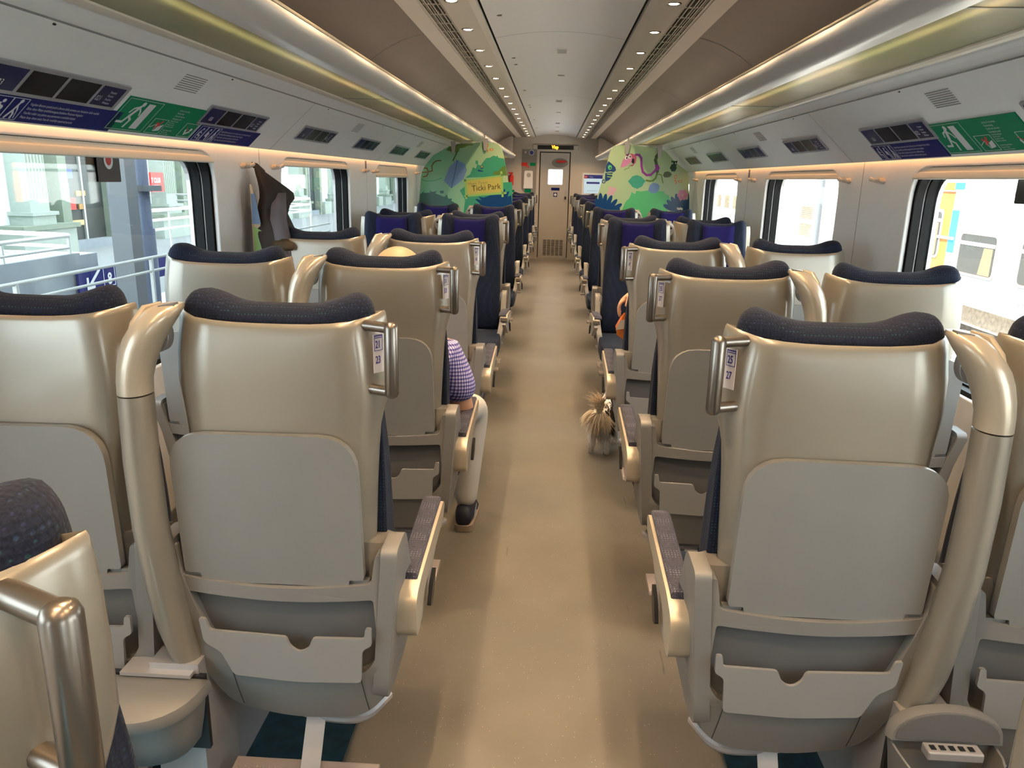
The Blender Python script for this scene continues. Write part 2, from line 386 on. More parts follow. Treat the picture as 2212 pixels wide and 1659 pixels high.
def build_seat(m, aisle, cover, num=None):
    T = empty('train_seat')
    def P(name, bm, mt, par=None, **k):
        return obj(name, mirror(bm, m), mt, par or T, **k)
    # back shell
    rings = [dsec(.685, .183, .012, .07, .034), dsec(.75, .187, .004, .072, .034), dsec(.85, .192, .0, .072, .032), dsec(.93, .197, .0, .072, .032), dsec(.98, .201, .0, .072, .034), dsec(1.01, .207, .0, .074, .038), dsec(1.035, .214, .0, .078, .044), dsec(1.06, .219, .0, .082, .049), dsec(1.12, .218, .0, .084, .053, .003),
             dsec(1.155, .215, .003, .085, .055, .010), dsec(1.177, .211, .005, .085, .055, .018), dsec(1.185, .209, .008, .084, .054, .021), dsec(1.188, .206, .012, .083, .053, .022), dsec(1.186, .203, .018, .082, .05, .022), dsec(1.17, .197, .026, .08, .045, .02)]
    sh = P('back_shell', loft(rings), 'shell', auto=60)
    # back cushion
    xs = [-.198, -.19, -.175, -.15, -.12, -.08, -.04, 0, .04, .08, .12, .15, .175, .19, .198]; rg = []
    for x in xs:
        a = abs(x) / .198; e = 1 - smooth01(.86, 1.0, a) * .5; ear = .027 * smooth01(.38, .86, a)
        zt = 1.221 + ear - .020 * smooth01(.88, 1.0, a); yf = .108 + .035 * a * a; q = smooth01(.9, 1.0, a) * .022
        zt -= q * .3
        loop = [(.075, .60), (.07, .9), (.062 - q * 0, 1.15), (.03 + q, 1.165), (.026 + q, zt - .03), (.045 + q * .6, zt - .006), (.075, zt), (.105 + .02 * a - q * .5, zt - .006), (yf - q, zt - .035),
                (yf + .008 - q, 1.12), (yf - q, 1.0), (yf + .012 - q, .85), (yf + .03 - q, .68), (yf + .025 - q, .55), (.12, .47), (.085, .50)]
        rg.append([(x * (.985 + .07 * smooth01(1.08, .92, z) - .12 * smooth01(.07, .13, y) * smooth01(.98, 1.08, z)), y, z) for y, z in loop])
    cu = P('back_cushion', loft(rg), 'fabric', auto=None); subs(cu)
    # tray table
    out = rpoly([(-.214, .965, .07), (.166, .968, .075), (.176, .662, .01), (.145, .662, .004), (.143, .648, .004), (-.165, .648, .004), (-.167, .664, .004), (-.2, .664, .01)], .01, 6)
    def wt(x, y, z): return (x, y + (.012 * ((x + .02) / .2) ** 2 if y > -.1 else 0) * 0, z + .006 * (1 - ((x + .02) / .19) ** 2) * (1 if z > .9 else -1 if z < .66 else 0))
    tr = P('tray_table', plate(out, [], -.022, -.004, warp=wt), 'tray'); bevel(tr, .004, 3, 40)
    P('tray_hinge', box(-.205, -.168, -.014, .0, .640, .663), 'tray', smooth=False); P('tray_hinge', box(.146, .185, -.014, .0, .636, .660), 'tray', smooth=False)
    # lower housing
    def sec(z, x0, x1, y0, y1, rc=.03):
        return [(u, v, z) for u, v in rpoly([(x0, y0), (x1, y0), (x1, y1), (x0, y1)], rc, 4)]
    lb = loft([sec(.305, -.08, .12, .12, .22), sec(.33, -.12, .165, .06, .27), sec(.37, -.16, .20, .025, .32), sec(.40, -.18, .215, .012, .34), sec(.402, -.18, .215, .012, .13), sec(.50, -.205, .225, .010, .11), sec(.58, -.22, .23, .010, .10), sec(.66, -.238, .232, .010, .10), sec(.70, -.238, .230, .012, .10), sec(.728, -.235, .225, .02, .085)])
    P('lower_housing', lb, 'housing', auto=50)
    for sg in (-1, 1):
        def wc(u, v, d, sg=sg):
            x = d - (.13 * max(0, (.70 - v) / .37) ** 1.3 if sg < 0 else .032 * max(0, (.58 - v) / .22)); return (x * sg, u, v)
        ck = P('side_cheek', plate(rpoly([(-.028, .735, .02), (.075, .738, .03), (.13, .62, .04), (.20, .50, .05), (.33, .45, .03), (.30, .375, .03), (.10, .33, .06), (-.02, .37, .06)], .02, 5), [], .212 if sg > 0 else .222, .246 if sg > 0 else .254, wc, sub=.05), 'housing'); bevel(ck, .007, 3, 50)
    fo = rpoly([(-.252, .712, .03), (-.20, .476, .1), (-.13, .332, .04), (0, .296, .05), (.15, .305, .04), (.205, .36, .06), (.228, .50, .1), (.234, .712, .03), (.20, .722, .01), (.19, .655, .01), (0, .640, .1), (-.205, .655, .01), (-.218, .725, .01)], .02, 5)
    hole = rpoly([(-.196, .622, .008), (0, .612, .05), (.194, .620, .008), (.202, .49, .05), (.175, .445, .04), (.04, .434, .05), (-.10, .442, .03), (-.155, .51, .05)], .02, 5)
    def wf(x, y, z): return (x, y + .55 * max(0, .46 - z) ** 1.35 + .02 * (abs(x) / .24) ** 3, z)
    fr = P('rear_frame', plate(fo, [hole], -.034, .012, sub=.035, warp=wf), 'housing'); bevel(fr, .004, 2, 50)
    bk = P('recess_panel', box(-.2, .205, -.001, .006, .43, .63), 'recess', smooth=False)
    bm = bmesh.new()
    for x0, z0, x1, z1 in ((-.112, .438, -.105, .335), (.163, .438, .172, .33)):
        n = 6
        for i in range(n):
            t0, t1 = i / n, (i + 1) / n
            a = wf(x0 + (x1 - x0) * t0, -.0352, z0 + (z1 - z0) * t0); b_ = wf(x0 + (x1 - x0) * t1, -.0352, z0 + (z1 - z0) * t1)
            vs = [bm.verts.new(p) for p in ((a[0] - .0009, a[1], a[2]), (a[0] + .0009, a[1], a[2]), (b_[0] + .0009, b_[1], b_[2]), (b_[0] - .0009, b_[1], b_[2]))]; bm.faces.new(vs)
    P('panel_seam', bm, 'seam', smooth=False)
    # literature pocket
    pk = [(-.172, .568, .004), (-.158, .566, .004), (-.15, .540, .008), (.012, .533, .008), (.018, .512, .01), (.038, .498, .01), (.058, .508, .01), (.068, .534, .008), (.176, .537, .006), (.180, .562, .004), (.192, .562, .004), (.192, .522, .006), (.172, .510, .012), (.168, .432, .01), (.03, .426, .03), (-.105, .436, .01), (-.13, .49, .01), (-.165, .512, .01)]
    po = P('magazine_pocket', plate(rpoly(pk, .006, 4), [], -.040, -.032), 'pocket'); bevel(po, .0015, 2, 40)
    # seat cushion
    rg = []
    for y, z0, z1, w in ((.10, .41, .475, .20), (.12, .40, .485, .215), (.3, .39, .475, .225), (.5, .385, .488, .225), (.57, .39, .48, .22), (.595, .41, .455, .205)):
        rg.append([(u, y, v) for u, v in rpoly([(-w, z0), (w, z0), (w, z1 + .008), (w * .4, z1 - .006), (-w * .4, z1 - .006), (-w, z1 + .008)], .02, 3)])
    P('seat_cushion', loft(rg), 'fabric', auto=60)
    P('seat_pan', box(-.2, .2, .14, .56, .34, .392), 'housing', smooth=False)
    # pedestal, cross tube, foot rest
    g = loft([sec(z, x0 - .03, x0 + w, y0, y1) for z, x0, w, y0, y1 in ((0, -.27, .06, .12, .50), (.12, -.265, .045, .14, .46), (.36, -.24, .06, .10, .42))])
    P('pedestal', g, 'alu', auto=50)
    P('floor_rail_tube', tube(arc_pts([(-.24, .14, .272), (.06, .05, .272), (.15, .05, .272), (.185, .14, .272)], .04), .013, 10), 'alu')
    if aisle or True:
        fr_ = empty('footrest'); fr_.parent = T
        ft = obj('tread', mirror(loft([[(x, u, v) for u, v in rpoly([(-.095, .160), (-.085, .178), (.015, .184), (.02, .167)], .006, 3)] for x in (-.135, .19)]), m), 'footrest', fr_, auto=40)
        bm = bmesh.new()
        for i in range(22):
            for j in range(3):
                x = -.122 + i * .0135; y = -.072 + j * .028
                bmesh.ops.create_icosphere(bm, subdivisions=1, radius=.0028, matrix=Matrix.Translation((x * m, y, .1795 + j * .0018)))
        obj('grip_studs', bm, 'footrest', fr_)
        obj('bracket', mirror(loft([[(x, y, z) for x, z_ in ((.018, 0), (.062, 0)) for z in ()] or [(.018, y, z), (.062, y, z), (.062, y + .008, z + .012), (.018, y + .008, z + .012)] for y, z in ((.10, .33), (.05, .285), (-.02, .178))]), m), 'alu', fr_, smooth=False)
    # aisle armrest
    if aisle:
        side = rpoly([(.022, .60, .03), (.02, .505, .05), (.075, .50, .05), (.13, .565, .05), (.44, .597, .015), (.462, .628, .01), (.44, .645, .01), (.10, .618, .02)], .02, 5)
        ar = P('armrest', plate(side, [], .232, .276, ax=lambda u, v, d: (d, u, v)), 'armshell'); bevel(ar, .004, 2, 50)
        P('arm_pivot', tube([(.225, .065, .545), (.243, .065, .545)], .042, 20), 'armshell', auto=50)
        pts = [(.078, .606), (.085, .627), (.42, .657), (.452, .652), (.458, .64), (.44, .630), (.10, .604)]
        pd = P('arm_pad', loft([[(x, y, z - dz) for y, z in pts] for x, dz in ((.222, .006), (.228, .0), (.264, .0), (.268, .004))]), 'armpad', ar, auto=50)
        P('recline_lever', plate(rpoly([(.16, .50), (.20, .545), (.245, .56), (.23, .52), (.19, .49)], .01, 4), [], .276, .285, ax=lambda u, v, d: (d, u, v)), 'black', ar, auto=50)
        lo = rpoly([(.15, .47), (.47, .585), (.45, .595), (.12, .565), (.06, .50)], .015, 4)
        P('arm_support', plate(lo, [], .244, .266, ax=lambda u, v, d: (d, u, v)), 'alu', auto=40)
        bm = bmesh.new(); add_tube(bm, [(.236, .002, 1.050), (.236, .002, 1.053), (.236, .002, 1.060), (.236, .002, 1.190), (.236, .002, 1.197), (.236, .002, 1.200)], [.006, .011, .0138, .0138, .011, .006], 16)
        for z in (1.188, 1.062): add_tube(bm, [(.180, .028, z), (.236, .003, z)], .0105, 12)
        P('grab_handle', bm, 'chrome', auto=50)
    if cover:
        bm = bmesh.new(); rows = []
        for z, y in ((1.195, .111), (1.18, .116), (1.15, .119), (1.10, .120), (1.05, .117), (1.0, .113), (.93, .120)):
            rows.append([(x, y + .035 * (abs(x) / .19) ** 2 + .009, z + .010 + .03 * smooth01(.38, .86, abs(x) / .178) * (1 if z > 1.15 else 0)) for x in (-.1, -.06, -.02, .02, .06, .1)])
        add_loft(bm, rows, caps=False, closed=False)
        cv = obj('headrest_cover', bm, 'navy', T, auto=None)
        so = cv.modifiers.new('t', 'SOLIDIFY'); so.thickness = .002; so.offset = 1
        mt = frame((0.078, .1305, .965), (-1, 0, 0), (0, 0, 1))
        texts('cover_lettering', [('SBB CFF FFS', 0, 0, .019)], 'white', cv, .003, mt, bold=.03)
    return T
PROTO = {}
def seat(x, y, facing, m, aisle, label, group, num=None):
    key = (m, aisle, facing)
    if key not in PROTO:
        PROTO[key] = build_seat(m, aisle, facing); o = PROTO[key]
    else:
        src = PROTO[key]; o = src.copy(); COL.objects.link(o)
        for ch in src.children:
            if ch.name.startswith('seat_number'): continue
            copy_tree(ch, o)
    o.location = (x, y, 0); o.rotation_euler = (0, 0, PI if facing else 0)
    tag(o, label, 'train seat', group)
    if num:
        s = m
        mt = frame((s * .205, .026, 1.14), (s * .60, .80, 0) if s > 0 else (.60, -.80, 0), (0, 0, 1))
        if s < 0: mt = frame((-.205 , .026, 1.14), (.60, -.80, 0), (0, 0, 1))
        p = obj('seat_number_plate', box(-.0125, .0125, -.045, .033, 0, .001), 'label_white', o, smooth=False)
        p.data.transform(mt)
        q = polys('number_frame', [[(-.0105, .030), (.0105, .030), (.0105, .0275), (-.0105, .0275)], [(-.0105, .0255), (.0105, .0255), (.0105, .024), (-.0105, .024)], [(-.0105, .03), (-.0095, .03), (-.0095, -.001), (-.0105, -.001)], [(.0095, .03), (.0105, .03), (.0105, -.001), (.0095, -.001)], [(-.0105, -.001), (.0105, -.001), (.0105, .0), (-.0105, .0)]], 'label_blue', p, .0011, .0014, mt)
        texts('number_lettering', [(num[0], -.0078, .0045, .021, .62), (num[1], -.0078, -.026, .021, .62)], 'label_blue', p, .0013, mt, bold=.02)
    return o
XA, XW = .543, 1.055
ROW = {1: 1.43, 2: 2.40, 3: 3.40}
nth = {1: 'nearest full', 2: 'second', 3: 'third'}
sd = {-1: 'left', 1: 'right'}
NUM = {(-1, 1): ('21', '23'), (1, 1): ('25', '27'), (-1, 2): ('31', '33'), (1, 2): ('35', '37'), (-1, 3): ('41', '43'), (1, 3): ('45', '47')}
def row_y(s, k): return ROW[k] - (.03 if s > 0 else 0)
for s in (-1, 1):
    m = -s
    for k in (1, 2, 3):
        extra = {(-1, 1): 'with seat numbers 21 and 23 beside its handle', (1, 1): 'with seat numbers 25 and 27 beside its handle', (-1, 2): 'holding the passenger in the checked shirt', (1, 2): 'with rubbish-free back and the dog just ahead', (-1, 3): 'directly ahead of the checked-shirt passenger', (1, 3): 'holding the passenger with the orange packet'}[(s, k)]
        if (s, k) == (1, 2): extra = 'between the numbered 25/27 seat and the packet holder'
        seat(s * XA, row_y(s, k), False, m, True, 'beige-shelled aisle seat %s' % extra, 'seats turned away from the camera', NUM[(s, k)])
        wl = {(-1, 1): 'beige window seat cut by the left edge behind the bent pillar', (-1, 2): 'beige window seat on the left, in front of the hanging coat', (-1, 3): 'beige window seat on the left, just past the hanging coat',
              (1, 1): 'beige window seat cut by the right edge beside the open bin', (1, 2): 'beige window seat on the right with sunlit bright blue headrest', (1, 3): 'beige window seat on the right against the hook wall, dark headrest'}[(s, k)]
        seat(s * XW, row_y(s, k) + .0, False, m, False, wl, 'seats turned away from the camera')
    seat(s * (XA + .008), .425 if s < 0 else .40, False, m, True, 'closest seat back cut by the frame at lower %s, only its edge and handle showing' % sd[s], 'seats turned away from the camera')
    FR = (5.2, 7.2, 9.05, 11.0, 12.9, 14.3)
    fl = ['first dark blue aisle seat facing the camera, %s of the gangway', 'dark blue aisle seat in front of the jungle screen, %s of the gangway', 'first dark blue aisle seat beyond the jungle screen, %s side',
          'second dark blue aisle seat beyond the jungle screen, %s side', 'third dark blue aisle seat beyond the jungle screen, %s side', 'dark blue aisle seat next to the end door, %s side']
    fwl = ['first dark blue window seat facing the camera, %s wall', 'dark blue window seat under the jungle screen, %s wall', 'first dark blue window seat beyond the jungle screen, %s wall', 'second dark blue window seat beyond the jungle screen, %s wall', 'third dark blue window seat beyond the jungle screen, %s wall', 'dark blue window seat against the end wall, %s side']
    for i, y in enumerate(FR):
        seat(s * XA, y, True, s, True, fl[i] % sd[s], 'blue seats facing the camera')
        seat(s * XW, y, True, s, False, fwl[i] % sd[s], 'blue seats facing the camera')
    for i, y in enumerate((5.52,)):
        seat(s * XA, y, False, m, False, 'beige seat back-to-back behind the first blue aisle seat, %s side' % sd[s], 'seats turned away from the camera')
        seat(s * XW, y, False, m, False, 'beige seat back-to-back behind the first blue window seat, %s side' % sd[s], 'seats turned away from the camera')
# ------------------------------------------------------------------ pillars between the seats
def pillar():
    T = empty('seat_pillar')
    def ring(z, cx, cy, rx, ry, tx=0, n=20):
        return [(cx + rx * math.cos(2 * PI * k / n), cy + ry * math.sin(2 * PI * k / n), z + tx * rx * math.cos(2 * PI * k / n)) for k in range(n)]
    # local +x leans toward the aisle
    st = [(.47, .036, -.02, .033, .040), (.55, .022, -.035, .033, .040), (.65, .012, -.045, .033, .040), (.78, .0, -.05, .032, .040), (.92, -.004, -.05, .032, .039), (1.055, -.002, -.05, .031, .038)]
    obj('post', loft([ring(*a) for a in st]), 'shell', T, auto=60)
    hd = [(1.058, -.002, -.05, .031, .038, 0), (1.085, -.001, -.049, .031, .039, 0), (1.115, .004, -.045, .034, .041, .05), (1.145, .012, -.038, .038, .045, .12), (1.170, .022, -.030, .042, .050, .20), (1.190, .032, -.020, .044, .052, .26), (1.207, .041, -.010, .042, .050, .25), (1.218, .046, -.004, .034, .042, .2), (1.223, .048, .0, .018, .026, .1)]
    h = obj('pillar_head', loft([ring(*a) for a in hd]), 'shelledge', T, auto=60)
    obj('head_ridge', tube([(.034, .008, 1.222), (.016, -.02, 1.215), (.006, -.045, 1.19), (.002, -.066, 1.155), (.0, -.080, 1.12)], [.004, .008, .008, .006, .002], 10), 'shelledge', h)
    obj('speaker_window', loft([[(x, y, 1.2185 + .17 * (x - .05) + dz) for x, y in ((.048, -.032), (.076, -.026), (.076, -.008), (.048, -.010))] for dz in (-.012, .0055)]), 'housing', h, smooth=False)
    lm = obj('reading_lamp', plate(ell(.024, 1.160, .023, .034, 24), [], .0, .024), 'alu', T); bevel(lm, .004)
    bm = bmesh.new()
    for x, z, r_ in ((.012, 1.178, .007), (.03, 1.17, .005), (.018, 1.155, .006)): add_tube(bm, [(x + .004, .023, z), (x + .004, .027, z)], r_, 10)
    obj('lamp_button', bm, 'black', lm)
    obj('column_foot', box(-.03, .075, -.06, .1, .0, .47), 'alu', T, smooth=False)
    return T
pp = None
def add_pillar(s, y, facing, label):
    global pp
    if pp is None: pp = pillar(); o = pp
    else: o = copy_tree(pp)
    o.location = (s * .79, y, 0)
    # aisle direction is -s in world
    if facing: o.rotation_euler = (0, 0, PI); o.scale = (1 if s > 0 else -1, 1, 1)
    else: o.rotation_euler = (0, 0, 0); o.scale = (-s, 1, 1)
    tag(o, label, 'pillar', 'metal pillars between seat pairs')
for s in (-1, 1):
    for k in (1, 2, 3):
        add_pillar(s, row_y(s, k), False, 'champagne-coloured bent pillar between the %s pair of beige seats, %s side' % (nth[k], sd[s]))
    add_pillar(s, 5.23, True, 'pillar with grey lamp face between the first blue seats, %s side' % sd[s])
    add_pillar(s, 5.50, False, 'pillar back-to-back behind the first blue seats, %s side' % sd[s])
    add_pillar(s, 7.2, True, 'pillar with grey lamp face under the jungle screen, %s side' % sd[s])
# ------------------------------------------------------------------ bins
def ushape(z, w, d, y1, n=14, cx=0):
    return [(cx + w * math.cos(PI + PI * k / n), y1 - d * abs(math.sin(PI * k / n)) ** .8, z) for k in range(n + 1)]
def rbin(open_):
    T = empty('waste_bin')
    st = [(.285, .070, .075), (.30, .082, .095), (.35, .092, .115), (.42, .103, .135)]
    if not open_:
        b_ = obj('bin_body', loft([ushape(z, w, d, 0) for z, w, d in st]), 'housing', T, auto=60)
        l_ = obj('bin_lid', loft([ushape(.412, .110, .145, .004), ushape(.428, .112, .15, .004), ushape(.440, .108, .145, .002), ushape(.445, .09, .12, -.004)]), 'housing', T, auto=50)
    else:
        bm = bmesh.new(); n = 14
        def rim(w, d, dz, ins=0):
            r_ = ushape(.42, w - ins, d - ins, -ins * .5); return [(x, y, z - dz * math.sin(PI * k / n) ** 2) for k, (x, y, z) in enumerate(r_)]
        outer = [ushape(z, w, d, 0) for z, w, d in st[:3]] + [rim(.103, .135, .045)]
        inner = [rim(.103, .135, .045, .005)] + [[(x * .93, y * .93 - .004, z) for x, y, z in ushape(zz, w, d, 0)] for zz, w, d in ((.35, .092, .115), (.30, .082, .095))]
        add_loft(bm, outer + inner)
        obj('bin_body', bm, 'housing', T, auto=60)
        # lid standing open against the pillar
        lid = [[(x, .004 + zoff, .43 - (y) * .46) for x, y, z in ushape(0, w, d, 0)] for w, d, zoff in ((.108, .15, 0.0), (.112, .155, -.012), (.106, .15, -.026))]
        l_ = obj('bin_lid', loft(lid), 'housing', T, auto=50)
        obj('lid_liner', loft([[(x, .004 + zoff, .436 - (y) * .44) for x, y, z in ushape(0, .098, .135, 0)] for zoff in (-.026, -.0285)]), 'recess', l_, auto=50)
        sl = obj('ash_slider', box(-.052, .052, -.06, -.03, .418, .437), 'alu', T, smooth=False); bevel(sl, .003)
        bm = bmesh.new()
        for i in range(5): add_box(bm, -.044 + i * .018, -.034 + i * .018, -.052, -.040, .437, .4385)
        obj('vent_slot', bm, 'black', sl, smooth=False)
    br = obj('wall_bracket', box(-.075, .075, -.01, .08, .448, .456), 'alu', T, smooth=False)
    obj('bin_back', box(-.1, .1, .0, .012, .27, .448), 'black', T, smooth=False)
    return T
b1 = rbin(False); b1.location = (-.80, 1.362, 0); tag(b1, 'closed grey waste bin hanging below the nearest left pillar', 'waste bin', 'waste bins')
b2 = rbin(True); b2.location = (.795, 1.33, 0); tag(b2, 'open grey waste bin with raised lid below the nearest right pillar', 'waste bin', 'waste bins')
# ------------------------------------------------------------------ carriage shell
Y0, Y1 = -3.2, 14.8
def S(o, **k): return tag(o, kind='structure', **k)
S(obj('floor', box(-1.5, 1.5, Y0, Y1, -.12, 0), 'floormat', smooth=False))
for s in (-1, 1):
    bm = box(min(s * .50, s * 1.38), max(s * .50, s * 1.38), Y0, 7.9, 0, .003)
    S(obj('floor_covering_' + sd[s], bm, 'teal_carpet', smooth=False))
WIN = [(-2.47, -1.12), (-.33, 1.02), (1.81, 3.17), (3.95, 5.30), (6.09, 7.44), (8.23, 9.58), (10.37, 11.72), (12.51, 13.86)]
def wr(a, b, z0, z1, i=0.0, r=.13): return rpoly([(a + i, z0 + i), (b - i, z0 + i), (b - i, z1 - i), (a + i, z1 - i)], r - i * .5, 7)
wn = 0
for s in (-1, 1):
    axx = lambda u, v, d: (s * d, u, v)
    full = [(Y0, 0), (Y1, 0), (Y1, 1.66), (Y0, 1.66)]
    w = S(obj('wall_' + sd[s], plate(full, [wr(a, b, .80, 1.548) for a, b in WIN], 1.38, 1.40, axx), 'wallmat', smooth=False)); bevel(w, .006, 3, 60)
    body = [(Y0 - .1, -.4), (Y1 + .1, -.4), (Y1 + .1, 2.5), (Y0 - .1, 2.5)]
    sk = plate(body, [wr(a, b, .80, 1.548, .03) for a, b in WIN], 1.474, 1.49, axx)
    S(obj('wall_outer_' + sd[s], sk, 'alu', smooth=False))
    for a, b in WIN:
        wn += 1
        wo = S(empty('window_%d' % wn, (0, 0, 0)))
        bm = plate(wr(a, b, .80, 1.548, -.02), [wr(a, b, .80, 1.548, .014)], 1.401, 1.432, axx)
        obj('window_gasket', bm, 'rubber', wo, auto=40)
        obj('window_bead', plate(wr(a, b, .80, 1.548, -.02), [wr(a, b, .80, 1.548, .012)], 1.432, 1.438, axx), 'alu', wo, auto=40)
        obj('window_outer_gasket', plate(wr(a, b, .80, 1.548, -.02), [wr(a, b, .80, 1.548, .02)], 1.438, 1.473, axx), 'rubber', wo, auto=40)
        obj('window_pane', plate(wr(a, b, .80, 1.548, .0), [], 1.452, 1.456, axx), 'glass', wo, smooth=False)
        low = 1.455 if (s < 0 and a == 6.09) or a > 8 else 1.503
        bm = bmesh.new()
        add_box(bm, *sorted((s * 1.388, s * 1.400)), a + .015, b - .015, low + .022, 1.546)
        o = obj('roller_blind', bm, 'blind', wo, smooth=False)
        o2 = obj('blind_bar', plate(rpoly([(1.376, low), (1.398, low), (1.400, low + .03), (1.382, low + .028)], .006), [], a + .012, b - .012, lambda u, v, d: (s * u, d, v)), 'blind', wo, auto=40)
    # cladding seams
    for y in (1.49, 3.66, 5.78, 7.9):
        S(obj('trim_%d' % (int(y * 100) + (s > 0)), box(*sorted((s * 1.3795, s * 1.381)), y - .002, y + .002, .2, 1.58), 'panelgroove', smooth=False))
    def band(name, pts, m, y0=Y0, y1=Y1, smooth=False, kind=True):
        o = obj(name, loft([[(s * x, y0, z) for x, z in pts], [(s * x, y1, z) for x, z in pts]], closed=False), m, smooth=smooth, auto=30, recalc=False)
        return S(o) if kind else o
    P0 = (1.345, 1.575)
    band('trim_sign_panel_' + sd[s], [(1.352, 1.60), (1.350, 1.578), P0, (1.12, 1.785)], 'panelmat')
    band('trim_cove_top_' + sd[s], [(1.352, 1.60), (1.39, 1.60)], 'wallmat')
    band('trim_upper_panel_' + sd[s], [(1.12, 1.787), (1.098, 1.806), (1.085, 1.815), (1.080, 1.820)], 'panelmat')
    S(obj('trim_seam_' + sd[s], box(*sorted((s * 1.118, s * 1.1225)), Y0, 7.9, 1.7835, 1.7875), 'panelgroove', smooth=False))
    band('trim_rack_lip_' + sd[s], [(1.080, 1.820), (1.072, 1.817), (1.045, 1.815), (1.033, 1.819), (1.031, 1.826)], 'lip')
    band('ceiling_side_' + sd[s], [(.73, 2.212), (.77, 2.205), (.85, 2.18), (.95, 2.13), (1.05, 2.06), (1.15, 1.96), (1.22, 1.86), (1.25, 1.78)], 'ceil_dark', smooth=True)
    for y in (2.3, 4.45, 6.6, 8.7, 10.9, 13.0):
        o = obj('trim_ceiling_seam', loft([[(s * x, y - .003, z - .0015), (s * x, y + .003, z - .0015)] for x, z in ((.73, 2.212), (.77, 2.205), (.85, 2.18), (.95, 2.13), (1.05, 2.06))], closed=False), 'seam', smooth=False, recalc=False); S(o)
    band('ceiling_edge_strip_' + sd[s], [(.634, 2.22), (.636, 2.208), (.728, 2.206), (.731, 2.214)], 'ceil_led')
    band('ceiling_lamp_strip_' + sd[s], [(.532, 2.222), (.530, 2.209), (.405, 2.209), (.378, 2.216), (.375, 2.235)], 'ceil_led')
    band('ceiling_groove_' + sd[s], [(.376, 2.240), (.355, 2.240)], 'seam')
    band('ceiling_grille_back_' + sd[s], [(.636, 2.245), (.53, 2.245)], 'black')
    bm = bmesh.new()
    for x, w_ in ((.536, .012), (.556, .006), (.578, .006), (.590, .004), (.604, .006), (.613, .003), (.628, .012)):
        add_box(bm, *sorted((s * x - w_ / 2, s * x + w_ / 2)), Y0, Y1, 2.212, 2.226)
    y = Y0 + .1
    while y < Y1:
        add_box(bm, *sorted((s * .534, s * .630)), y, y + .03, 2.215, 2.228); y += .22
    S(obj('ceiling_grille_' + sd[s], bm, 'grillbar', smooth=False))
    cv = obj('cove_lamp_strip', box(*sorted((s * 1.356, s * 1.376)), Y0 + .05, 7.95, 1.592, 1.598), 'coveled', smooth=False)
    tag(cv, 'warm light strip hidden in the cove above the %s windows' % sd[s], 'light strip', 'cove light strips')
    for y in (3.70, 5.95):
        n = Vector((.207, 0, -.24 * -1)).normalized()
        o = obj('trim_panel_joint', loft([[(s * 1.344, y - .002, 1.574), (s * 1.344, y + .002, 1.574)], [(s * 1.118, y - .002, 1.782), (s * 1.118, y + .002, 1.782)]], closed=False), 'panelgroove', smooth=False, recalc=False); S(o)
    S(obj('roof_side_' + sd[s], box(*sorted((s * 1.385, s * 1.5)), Y0, Y1, 1.66, 1.70), 'alu', smooth=False))
    # heater duct at the wall foot
    S(obj('baseboard_' + sd[s], box(*sorted((s * 1.29, s * 1.38)), Y0, 14.75, .003, .17), 'alu', smooth=False))
    # luggage rack in two lengths
    for (a, b, w1) in ((Y0 + .05, 7.93, 'near'), (8.07, 14.3, 'far')):
        rk = empty('luggage_rack', (s * .9, a, 1.82))
        tag(rk, '%s rack of frosted greenish glass with silver front rail %s' % ('long' if w1 == 'near' else 'far', 'running above the %s windows' % sd[s] if w1 == 'near' else 'beyond the jungle screen, %s side' % sd[s]), 'luggage rack', 'overhead luggage racks')
        g = obj('shelf_glass', box(*sorted((s * 1.034, s * .792)), a, b, 1.824, 1.832), 'rackglass', smooth=False)
        prof = rpoly([(.805, 1.818), (.805, 1.840), (.770, 1.862), (.738, 1.882), (.716, 1.884), (.708, 1.866), (.722, 1.842), (.752, 1.818)], .012, 4)
        rl = obj('front_rail', plate(prof, [], a, b, lambda u, v, d: (s * u, d, v)), 'railmat', auto=50)
        ed = obj('rail_edge', tube([(s * .714, a, 1.884), (s * .714, b, 1.884)], .004, 8), 'railedge')
        lp_ = obj('added_fill_strip', box(*sorted((s * .835, s * .865)), a + .1, b - .1, 1.833, 1.845), 'added_fill_glow', smooth=False)  # added glowing strip, hidden behind the rail, brightens the ceiling
        for q in (g, rl, ed, lp_): q.parent = rk; q.matrix_parent_inverse = Matrix.Translation((-s * .9, -a, -1.82))
        y = a + .6
        while y < b:
            q = obj('shelf_joint', box(*sorted((s * 1.033, s * .806)), y - .003, y + .003, 1.822, 1.8235), 'panelgroove', smooth=False); q.parent = rk; q.matrix_parent_inverse = Matrix.Translation((-s * .9, -a, -1.82)); y += 2.14
# central ceiling
pts = [(-.36 + .72 * i / 16) for i in range(17)]
S(obj('ceiling', loft([[(x, yy, 2.222 + .038 * (1 - (x / .36) ** 2)) for x in pts] for yy in (Y0, Y1)], closed=False), 'ceil_light', auto=40, recalc=False))
for y in (1.3, 4.6, 7.9, 11.2):
    S(obj('trim_ceiling_joint', loft([[(x, y + d, 2.2205 + .038 * (1 - (x / .36) ** 2)) for x in pts] for d in (-.003, .003)], closed=False), 'panelgroove', smooth=False, recalc=False))
S(obj('roof', box(-1.52, 1.52, Y0 - .1, Y1 + .1, 2.40, 2.46), 'alu', smooth=False))
